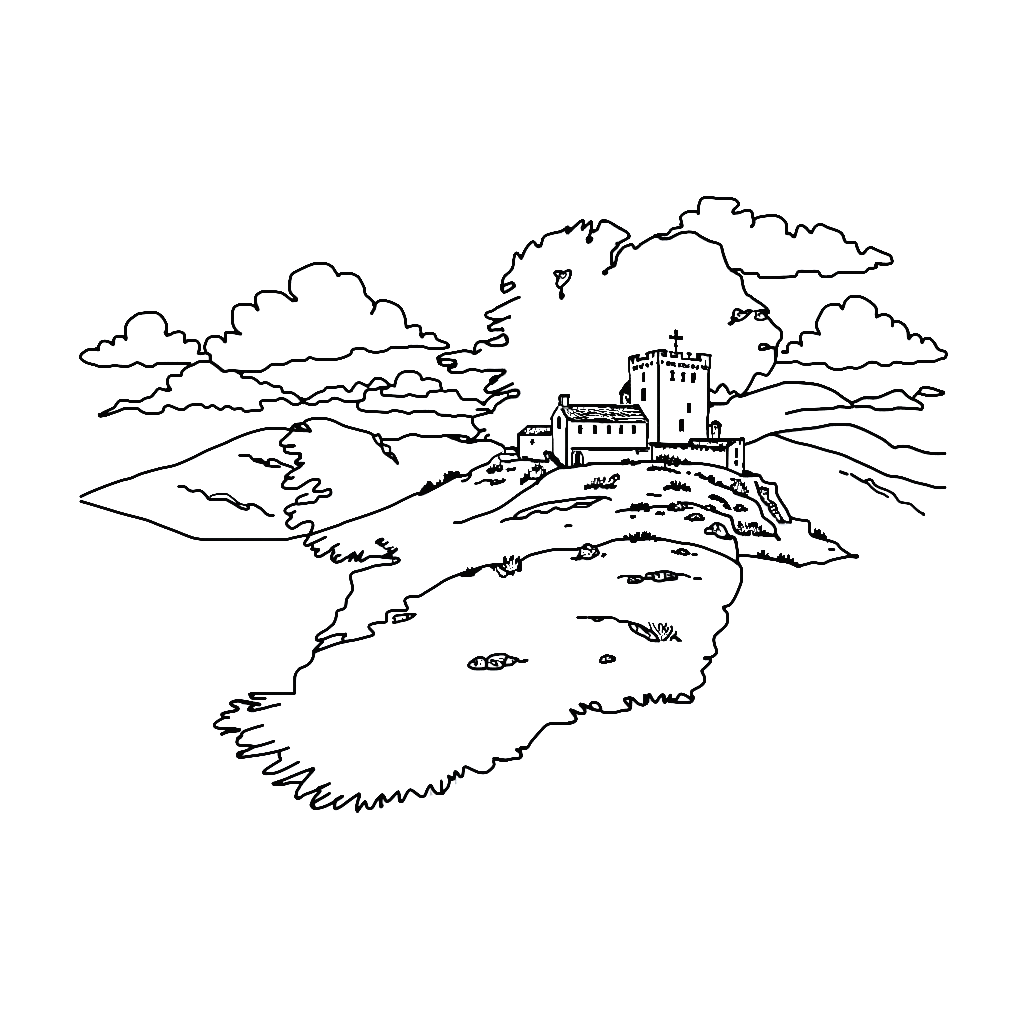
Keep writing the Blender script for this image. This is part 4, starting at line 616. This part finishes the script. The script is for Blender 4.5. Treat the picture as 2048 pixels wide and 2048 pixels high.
plant('stone', 'small square dark stone under the flat-topped bush', 'stone', ["H2 322,537 452,537 452,600 408,602 406,622 343,622 343,602 322,600"], group='stones on the castle hill')
plant('stone', 'small dark stone with a point, between flat-topped bush and dense bush', 'stone', ["H2 858,495 880,492 882,472 902,470 903,450 988,450 990,472 1030,472 1032,450 1052,450 1054,472 1075,475 1075,537 1032,538 1030,558 1010,556 1008,537 858,537"], group='stones on the castle hill')
rock('boulder', 'dark flat-bottomed boulder under the right end of the ledge', "H2 1482,580 1525,560 1590,515 1660,495 1825,495 1890,540 1932,600 1932,640 1905,665 1680,665 1650,685 1590,650 1482,642", [], [("H2 1480,580 1525,578 1525,560 1568,556 1570,537 1590,535 1592,515 1650,513 1655,493 1825,493 1827,513 1868,517 1870,537 1890,540 1892,558 1912,580 1935,585 1935,640 1912,645 1910,665 1676,667 1674,688 1632,688 1630,667 1590,663 1588,645 1480,643", "H2 1632,580 1674,578 1676,558 1717,556 1719,537 1740,537 1740,556 1717,560 1715,578 1697,580 1695,602 1632,602", "H2 1760,537 1782,537 1782,556 1803,558 1805,580 1825,582 1825,602 1805,602 1803,580 1760,578")])
rock('boulder', 'round dark boulder on the ledge line, right of the dense bush', "H3 260,990 325,970 410,950 450,945 495,970 540,990 558,1075 500,1110 350,1090", [("H3 0,945 60,945 160,970 270,1005", 5.5)], [("H3 258,987 322,985 325,967 408,965 410,945 450,945 452,965 495,968 497,987 537,990 540,1008 558,1012 558,1072 580,1077 580,1097 622,1100 622,1155 560,1155 495,1135 450,1112 448,1095 345,1092 342,1072 300,1070 298,1050 237,1048", "H3 365,1010 430,1010 430,1050 388,1050 386,1032 365,1030")])
rock('boulder', 'large peaked boulder with hatched face at the right end of the ledge', "H3 305,1540 310,1500 350,1465 420,1450 480,1390 560,1340 640,1365 730,1410 780,1480 815,1560 850,1620 890,1650 870,1700 760,1700 600,1660 520,1600 420,1590", ["H3 325,1520 345,1480 420,1455 470,1410 520,1370 570,1350 640,1375 720,1420 765,1490 795,1560 820,1610", ("H3 320,1540 345,1570 420,1578 520,1580 560,1605 600,1640 700,1670 780,1685 870,1670 940,1660", 6.5), ("H3 430,1450 475,1485 475,1440", 6), ("H3 590,1400 600,1440 610,1490", 5.5), ("H3 520,1512 570,1512 565,1540", 3), ("H3 570,1480 630,1490 655,1540", 3), ("H3 480,1530 490,1545", 2.5), ("H3 800,1640 850,1650", 11), ("H3 390,1490 420,1475", 4), ("H3 740,1660 870,1690", 7), "H3 880,1635 950,1660 985,1720 1000,1800 1000,1870 1025,1930"])
rock('boulder', 'dark rounded boulder alone on the slope left of the long gully line', "H3 925,1015 968,1000 990,950 1115,945 1160,970 1205,1010 1245,1035 1245,1090 1180,1115 1090,1095 990,1115 945,1090", [], [("H3 922,1010 965,1008 967,987 988,985 988,945 1117,945 1119,965 1158,968 1160,1008 1202,1010 1204,1030 1247,1032 1247,1095 1204,1097 1202,1117 1160,1117 1158,1095 1097,1097 1095,1117 988,1117 986,1097 945,1095 943,1053 922,1050", "H3 1052,1010 1097,1010 1097,1030 1075,1032 1074,1052 1052,1052")])
plant('grass_tuft', 'row of spiky grass tufts in the hollow right of the large peaked boulder', 'grass', [("H3 945,1500 1030,1460 1030,1415 1010,1413 1010,1395 1030,1393 1030,1308 1095,1308 1097,1350 1117,1352 1119,1372 1138,1375 1140,1413 1160,1417 1160,1458 1117,1460 1117,1545 1138,1543 1140,1523 1160,1520 1162,1503 1180,1503 1182,1545 1225,1545 1227,1523 1247,1520 1248,1503 1288,1500 1290,1480 1268,1478 1266,1440 1247,1440 1247,1480 1202,1478 1202,1440 1180,1435 1180,1330 1202,1330 1204,1393 1225,1395 1227,1415 1243,1415 1243,1352 1308,1350 1310,1330 1440,1330 1442,1350 1460,1352 1460,1435 1480,1435 1482,1417 1502,1415 1524,1393 1545,1393 1547,1523 1565,1523 1568,1503 1632,1503 1634,1543 1697,1547 1697,1590 1805,1587 1805,1650 1740,1650 1738,1632 1632,1632 1630,1652 1568,1652 1566,1612 1502,1612 1500,1632 1482,1635 1480,1652 1460,1652 1458,1632 1417,1630 1415,1612 1352,1608 1332,1587 1330,1525 1310,1525 1310,1610 1288,1612 1286,1632 1225,1632 1223,1612 1202,1612 1200,1632 1180,1632 1178,1612 1138,1610 1136,1632 1117,1632 1115,1610 1052,1608 1010,1587 965,1565 945,1545", hole('H3', 1095, 1417, 22, 22), "H3 1030,1460 1074,1460 1074,1480 1030,1480", hole('H3', 1052, 1503, 22, 20), hole('H3', 1074, 1523, 22, 22), "H3 1290,1478 1310,1475 1312,1455 1330,1440 1352,1440 1352,1478 1374,1480 1374,1500 1355,1520 1350,1500 1310,1500 1300,1485", "H3 1374,1440 1395,1440 1395,1478 1374,1478", "H3 1395,1482 1417,1482 1417,1545 1395,1543", "H3 1440,1462 1460,1462 1460,1503 1482,1507 1482,1543 1462,1543 1458,1525 1440,1520", hole('H3', 1374, 1545, 20, 20))])
plant('bush', 'bushy tuft on the lower right slope line near the pointed end', 'bush', ["G3 1240,1082 1262,1068 1275,1058 1275,1018 1287,1018 1289,1005 1300,1005 1302,1018 1312,1030 1325,1030 1327,1018 1352,1018 1354,1030 1365,1032 1365,1080 1390,1080 1390,1056 1404,1056 1404,1068 1416,1070 1418,1092 1430,1095 1430,1108 1442,1110 1442,1145 1460,1160 1460,1195 1440,1195 1438,1172 1392,1170 1390,1158 1340,1158 1327,1145 1325,1132 1262,1132 1240,1110"])
plant('grass_tuft', 'small grass tuft at the left of the bottom line of the right slope', 'grass', ["G3 528,1352 540,1340 540,1315 567,1315 569,1327 580,1328 593,1315 593,1288 645,1288 645,1352 657,1352 657,1340 670,1338 672,1327 695,1327 695,1340 682,1342 682,1352 695,1354 697,1365 708,1367 710,1378 722,1390 770,1392 770,1430 720,1428 630,1416 628,1404 567,1404 565,1390 528,1385"])
plant('grass_tuft', 'larger grass tuft on the bottom line of the right slope, before its lowest point', 'grass', ["G3 772,1405 785,1402 787,1390 798,1388 800,1365 825,1363 825,1340 838,1338 838,1327 862,1327 862,1352 875,1363 877,1352 900,1352 902,1390 927,1390 927,1352 940,1350 940,1338 953,1340 953,1352 967,1355 967,1402 990,1402 992,1390 1018,1390 1018,1440 1070,1442 1072,1467 1130,1467 1130,1492 1105,1518 1045,1518 1043,1507 1018,1505 1016,1495 990,1492 965,1480 963,1467 915,1467 913,1454 825,1454 823,1440 787,1440"])
plant('grass_tuft', 'long spiky tuft crowning the spur line of the lower mound', 'grass', ["H2 170,990 190,985 192,967 258,965 258,985 280,990 282,1008 300,1008 300,925 322,925 324,945 343,947 345,965 386,967 388,987 406,985 408,945 450,943 452,903 537,903 537,1008 556,1008 558,945 578,943 580,903 622,902 624,882 643,882 645,902 665,900 667,882 686,882 688,925 730,922 732,902 752,902 754,925 773,925 775,987 795,987 797,967 880,967 882,1008 922,1010 924,1030 1000,1030 1000,1095 902,1097 900,1117 838,1117 836,1075 754,1075 752,1095 732,1095 730,1075 645,1075 643,1095 558,1095 556,1075 495,1075 493,1095 472,1097 470,1117 450,1120 448,1138 343,1138 341,1117 322,1115 320,1075 215,1075 192,1085 150,1060 192,1030 192,1010 170,1008"])
rock('boulder', 'dark lens-shaped boulder under the right part of the spur line', "H2 1205,1290 1290,1285 1330,1265 1380,1245 1480,1245 1550,1270 1590,1310 1635,1365 1610,1395 1545,1415 1460,1415 1330,1390 1265,1370 1205,1350", [], [("H2 1202,1288 1288,1288 1290,1308 1308,1306 1310,1288 1330,1286 1332,1267 1374,1265 1376,1245 1480,1245 1482,1265 1545,1267 1547,1288 1566,1290 1588,1310 1610,1332 1612,1352 1632,1355 1632,1375 1610,1378 1608,1395 1547,1397 1545,1417 1460,1417 1458,1395 1395,1393 1374,1375 1372,1395 1332,1395 1330,1375 1268,1373 1266,1352 1202,1352", "H2 1417,1310 1460,1310 1462,1330 1503,1332 1503,1352 1440,1352 1438,1332 1417,1330")])
plant('stone', 'small dark stone just right of the lens-shaped boulder', 'stone', ["H2 1632,1375 1652,1372 1654,1352 1760,1352 1762,1375 1782,1377 1782,1395 1762,1397 1760,1417 1654,1417 1652,1397 1632,1393"], group='stones on the castle hill')
plant('grass_tuft', 'spiky dark tuft at the far left of the lower mound line', 'grass', ["O 735,1932 735,1920 785,1918 787,1905 810,1905 812,1892 825,1890 827,1880 850,1878 850,1855 863,1852 863,1830 875,1830 877,1842 888,1845 900,1865 912,1865 914,1830 940,1830 940,1842 953,1845 955,1865 965,1865 967,1842 992,1842 992,1855 1003,1856 1060,1840 1060,1860 1015,1890 1000,1900 970,1920 960,1945 900,1960 800,1960"])
plant('reed_clump', 'big clump of reeds with three pointed leaves on the lower mound line', 'plant', [("G1 0,1597 25,1610 50,1600 128,1597 130,1585 168,1583 168,1508 180,1495 205,1495 207,1520 218,1522 220,1548 232,1558 245,1545 245,1520 258,1508 260,1495 282,1493 284,1482 308,1482 308,1545 295,1548 295,1612 283,1618 272,1612 283,1605 283,1560 270,1560 258,1575 257,1600 240,1605 232,1597 205,1600 205,1620 195,1632 180,1610 168,1612 166,1622 155,1622 150,1620 155,1640 180,1650 205,1650 205,1672 218,1675 240,1672 245,1685 270,1685 283,1672 310,1675 322,1660 335,1660 347,1645 348,1622 372,1600 374,1575 360,1572 347,1595 335,1597 322,1595 322,1545 335,1530 335,1520 360,1508 362,1495 385,1495 387,1520 400,1532 412,1545 412,1690 400,1698 347,1698 347,1685 322,1690 322,1722 308,1725 308,1748 283,1750 283,1738 232,1738 230,1750 218,1752 205,1775 142,1775 140,1762 118,1762 116,1738 104,1735 104,1712 90,1710 78,1695 76,1650 65,1650 65,1685 40,1685 38,1672 0,1645", "G1 92,1635 113,1637 115,1660 128,1662 128,1672 140,1672 153,1685 165,1687 180,1698 205,1710 205,1735 180,1738 180,1748 168,1748 168,1738 142,1725 128,1700 104,1672 92,1655"), ("G1 360,1545 372,1548 374,1620 385,1630 374,1635 362,1630 360,1600")], [("G1 150,1625 200,1660", 2.6), ("G1 195,1630 225,1650", 2.6), ("G1 240,1600 250,1625", 2.6), ("G1 258,1655 270,1662", 2.6), ("G1 285,1640 295,1650", 2.6), ("G1 250,1690 320,1690", 3), ("G1 330,1600 328,1540", 2.6), ("G1 375,1580 350,1640", 3), ("G1 180,1610 215,1625", 3)])
rock('boulder', 'pointed boulder with hatched face on the lower mound line, under a small stone', "G1 1045,1515 1100,1505 1145,1460 1160,1420 1215,1345 1290,1345 1330,1370 1375,1385 1415,1440 1410,1485 1340,1520 1260,1545 1110,1550 1050,1545", [("G1 1050,1527 1105,1527 1150,1535", 6), ("G1 1105,1540 1190,1520 1270,1530 1340,1500 1395,1470", 6), ("G1 1395,1465 1395,1440 1370,1400", 6), ("G1 1130,1500 1155,1465 1160,1415", 6), ("G1 1135,1395 1190,1385 1225,1350 1290,1350 1320,1375 1400,1360", 6), ("G1 1200,1400 1240,1400 1300,1425 1305,1445", 5), ("G1 1370,1395 1360,1440 1320,1480", 4), ("G1 1200,1450 1205,1450", 2.5), ("G1 1268,1468 1282,1470", 4), ("G1 1240,1370 1230,1410", 4), ("G1 1310,1410 1350,1410", 3), ("G1 1225,1480 1235,1478", 2.5), ("G1 1165,1495 1225,1475", 3), ("G1 1310,1400 1320,1395", 2.5)])
plant('stone', 'tiny dark stone right of the pointed hatched boulder', 'stone', ["G1 1430,1485 1442,1480 1444,1456 1495,1455 1495,1468 1507,1470 1507,1480 1495,1482 1493,1495 1470,1508 1468,1520 1455,1518 1452,1508 1430,1506"], group='stones on the castle hill')
rock('boulder', 'small half-buried boulder at the left end of the meadow ledge', "G2 345,1585 365,1515 420,1500 520,1500 560,1540 510,1580 450,1595 360,1597", [("G2 375,1520 365,1570 375,1580 440,1580 510,1568 550,1545", 6), ("G2 540,1520 520,1505", 6), ("G2 400,1540 410,1550", 3), ("G2 450,1540 500,1545", 3.5), ("G2 420,1520 440,1515 460,1545", 5), ("G2 370,1500 520,1498", 6), ("G2 415,1560 440,1560", 3)])
rock('boulder', 'long boulder of three lobes in the middle of the meadow ledge', "G2 588,1520 600,1470 690,1455 770,1432 890,1432 950,1460 1000,1480 1000,1540 850,1555 790,1570 710,1568 670,1530", [("G2 670,1522 700,1545 750,1560 800,1555 850,1540 985,1530 990,1490", 6.2), ("G2 595,1520 600,1470 700,1455 770,1440 890,1440 960,1470", 6), ("G2 670,1470 690,1500 685,1520", 6), ("G2 835,1450 840,1520", 5.5), ("G2 720,1468 760,1490 760,1510", 4.5), ("G2 870,1480 910,1485", 3.5), ("G2 905,1480 960,1520", 4), ("G2 760,1470 770,1490", 3), ("G2 975,1500 985,1520", 5), ("G2 870,1520 930,1505", 3.5), ("G2 600,1520 670,1520", 4)])
rock('boulder', 'long leaning boulder left of the fan of reeds in the meadow', "G8 940,610 1010,610 1075,630 1130,660 1200,700 1290,740 1350,800 1350,860 1240,855 1190,830 1080,770 1030,740 990,710 960,670", [("G8 955,620 970,670 1000,710 1050,745 1100,770 1160,795 1230,840 1340,850", 6.3), ("G8 950,615 1060,635 1130,665 1200,710 1250,730 1310,790", 6.3), ("G8 1040,650 1060,680 1055,720", 4.5), ("G8 1080,650 1130,690 1180,740", 5.5), ("G8 1200,720 1195,750 1225,775 1215,795", 4), ("G8 1312,800 1335,845", 6.5)])
plant('reed_clump', 'fan of thin upright reeds in the meadow at the lower right', 'plant', [("G8 1480,835 1475,815 1520,800 1545,770 1575,785 1590,800 1610,812 1635,840 1635,860 1572,860 1555,835 1520,825 1505,848 1470,848")], [("G8 1208,612 1222,640 1245,705 1270,740 1320,800", 4.4), ("G8 1262,622 1275,655 1310,710 1355,765", 4.2), ("G8 1345,715 1338,640 1355,625 1382,650 1382,740", 4.5), ("G8 1430,622 1428,655 1410,665 1418,710 1440,720", 5), ("G8 1455,675 1450,710 1425,740", 5), ("G8 1500,665 1508,700 1490,740 1450,800 1400,840", 6), ("G8 1558,730 1555,760 1500,810", 6), ("G8 1410,755 1412,770", 2.5), ("G8 1436,765 1440,768", 2.4), ("G8 1385,775 1390,780", 2.4), ("G8 1370,790 1370,840", 2.5), ("G8 1380,840 1430,840", 4)])
rock('boulder', 'solitary oval boulder in the meadow below the fan of reeds', "G8 567,1120 570,1085 600,1045 650,1020 695,1018 745,1033 785,1060 785,1105 740,1125 665,1145 595,1145", [], [("G8 567,1132 567,1082 580,1080 580,1058 593,1045 617,1042 619,1030 645,1028 647,1018 695,1018 697,1030 745,1030 747,1042 772,1045 774,1056 785,1058 785,1105 772,1107 772,1118 735,1120 733,1132 670,1134 668,1145 593,1145 591,1134", "G8 605,1095 618,1092 618,1070 643,1070 643,1105 605,1105", "G8 668,1056 695,1056 695,1068 682,1070 682,1080 720,1080 720,1095 668,1095")])
rock('boulder', 'left one of two touching boulders in the middle of the meadow', "G7 475,650 500,610 545,575 610,532 670,532 715,560 735,600 735,690 700,705 570,705 510,680", [("G7 495,645 515,615 560,580 620,548 670,548 705,565 725,600 725,650 722,685 690,693 570,693 520,675 495,655", 6.3), ("G7 530,600 600,615", 5), ("G7 570,640 610,630 590,655", 3.5), ("G7 650,622 650,640", 2.4), ("G7 660,585 668,588", 2.4), ("G7 600,580 610,610", 4)])
rock('boulder', 'right one of two touching boulders in the middle of the meadow, with a tail', "G7 728,690 735,570 775,520 830,503 950,492 1015,520 1030,545 1080,545 1130,560 1120,600 1085,640 1050,655 970,655 930,690 860,705 740,692", [("G7 735,565 785,525 880,505 960,505 1010,535 1060,550 1130,568 1150,600 1225,600", 6.2), ("G7 735,575 732,680 840,695 920,682 955,650 1050,640 1090,610 1130,575", 6.2), ("G7 985,550 965,590 950,640", 6.5), ("G7 790,585 840,595 865,650", 5.5), ("G7 780,612 820,640 870,650", 4.5), ("G7 895,560 940,562 950,580", 2.6), ("G7 865,585 910,600 950,605", 3), ("G7 900,600 930,630", 3.2), ("G7 1060,590 1080,610", 4), ("G7 745,610 760,612", 3), ("G7 1215,580 1255,580", 6), ("G7 1190,595 1250,590", 6)])
rock('stone', 'flat lens-shaped stone at the left of the meadow under the stepped line', "G4 1190,880 1220,845 1300,830 1420,820 1490,818 1480,860 1440,895 1360,920 1220,945 1190,930", [("G4 1490,828 1410,825 1300,838 1225,850 1200,880", 5.5), ("G4 1200,935 1240,930 1300,915 1370,900 1430,875 1480,840", 5.8), ("G4 1385,830 1380,890", 6), ("G4 1195,882 1215,895", 3), ("G4 1320,880 1322,890", 2.2), ("G4 1440,835 1440,875", 4.5), ("G4 1230,880 1228,900", 2.2), ("G4 1195,920 1230,912", 3.5)], group='stones on the castle hill', cat='stone')

# drawn leaf shapes on the map outline of the island
cd2 = lambda u, v: Df(u, v) - 1.0
def leaf(label, outline, lines, fills=()):
    poly = pts(outline); D0 = min(Df(*p) for p in poly) - 1.2; Dn = const(D0)
    Dp, fr, bk = puff(poly, Dn, 3, 8); m = MB(); m.solid(poly, fr, bk, 0, 6)
    for l in lines: m.line(l[0], Dp, w=l[1], off=1.5)
    o = m.build('leaf', island_outline); o['label'] = label; return o
leaf('heart-shaped leaf with a black stem blob, alone in the middle of the round island outline', "T2 815,945 850,905 920,905 945,930 990,900 1050,905 1050,980 1020,1040 940,1120 920,1140 870,1110 850,1040 845,990",
     [("T2 945,945 920,920 850,922 830,945 860,985 870,1030 858,1080 880,1120 920,1140", 6.2), ("T2 945,945 980,915 1035,910 1035,970 1010,1030 940,1100 915,1125", 6), ("T2 920,1140 920,1180 905,1200 920,1240", 7), ("T2 905,1215 935,1215 935,1245 908,1245 920,1265", 8), ("T2 945,950 900,955 890,965 915,990 935,1008 965,990 980,960 975,935", 3.6), ("T2 870,985 895,1010", 4), ("T2 900,935 895,955", 4)])
leaf('heart-shaped leaf lying on its side with a thick stem, left of the island outline edge', "T6 390,360 415,320 430,260 455,235 500,235 545,260 570,275 620,250 680,262 630,310 570,370 525,405 440,410",
     [("T6 360,465 385,435 420,415 425,390", 9), ("T6 405,360 430,330 435,280 460,250 500,252 540,275 570,285 620,262 670,270", 6), ("T6 665,275 630,305 590,345 530,385 470,392 420,380", 6), ("T6 510,275 505,300 485,315 510,335", 4.5), ("T6 520,300 580,300", 4.5), ("T6 430,350 480,362 480,375", 3.4), ("T6 595,285 600,300", 3.5), ("T6 350,455 370,475", 9)])
leaf('round hatched leaf touching the right edge line of the round island outline', "T6 698,275 750,248 800,245 890,260 890,340 850,385 800,398 740,398 700,375 700,335",
     [("T6 705,275 740,268 800,262 860,272", 5.4), ("T6 712,285 722,300 722,335", 4.2), ("T6 715,340 712,365 740,380 800,385 850,368", 5.6), ("T6 755,310 800,300 840,320", 4.6), ("T6 765,325 770,340", 2.6), ("T6 740,322 760,325", 2.2), ("T6 785,285 830,290 870,300", 6), ("T6 870,270 885,280", 8), ("T6 840,320 865,345 870,360", 7)])
leaf('small teardrop leaf hanging from the lower right edge line of the round island outline', "T6 740,750 755,710 780,685 860,685 910,710 970,735 960,758 880,765 840,782 790,785 755,772",
     [("T6 985,748 920,745 880,715 850,700 785,702 765,735 770,765 800,772 850,760 900,748", 6.2), ("T6 920,740 970,750", 7), ("T6 815,750 850,735", 4.5), ("T6 795,765 820,765", 6), ("T6 870,720 900,735", 5)])

# ------------------------------------------------------------------ light and camera
wd = bpy.data.worlds.new('World'); SC.world = wd; wd.use_nodes = True
nt = wd.node_tree; bg = nt.nodes['Background']; sky = nt.nodes.new('ShaderNodeTexSky')
sky.sky_type = 'NISHITA'; sky.sun_disc = False
EL = math.radians(48); AZ = math.radians(200)           # sun behind the camera, a little to the left
sky.sun_elevation = EL; sky.sun_rotation = AZ; sky.air_density = 1.0; sky.dust_density = 0.6; sky.ozone_density = 1.0
hs = nt.nodes.new('ShaderNodeHueSaturation'); hs.inputs['Saturation'].default_value = 0.25
nt.links.new(sky.outputs['Color'], hs.inputs['Color']); nt.links.new(hs.outputs['Color'], bg.inputs['Color']); bg.inputs['Strength'].default_value = 0.15
sl = bpy.data.lights.new('Sun', 'SUN'); sl.energy = 1.0; sl.angle = math.radians(20); sl.color = (1.0, 0.985, 0.965)
so = bpy.data.objects.new('Sun', sl); COL.objects.link(so)
sv = Vector((math.sin(AZ) * math.cos(EL), math.cos(AZ) * math.cos(EL), math.sin(EL)))
so.rotation_euler = sv.to_track_quat('Z', 'Y').to_euler()
cam = bpy.data.cameras.new('Camera'); cam.lens = 50; cam.sensor_width = 36; cam.shift_y = -(1024 - HOR) / 2048.0
cam.clip_start = 1; cam.clip_end = 60000
co = bpy.data.objects.new('Camera', cam); COL.objects.link(co); co.location = CAM; co.rotation_euler = (math.radians(90), 0, 0)
SC.camera = co
SC.view_settings.view_transform = 'Standard'; SC.view_settings.look = 'None'; SC.view_settings.gamma = 1.0
SC.view_settings.exposure = 3.0
SC.cycles.max_bounces = 4
SC.cycles.pixel_filter_type = 'BOX'; SC.cycles.filter_width = 1.0
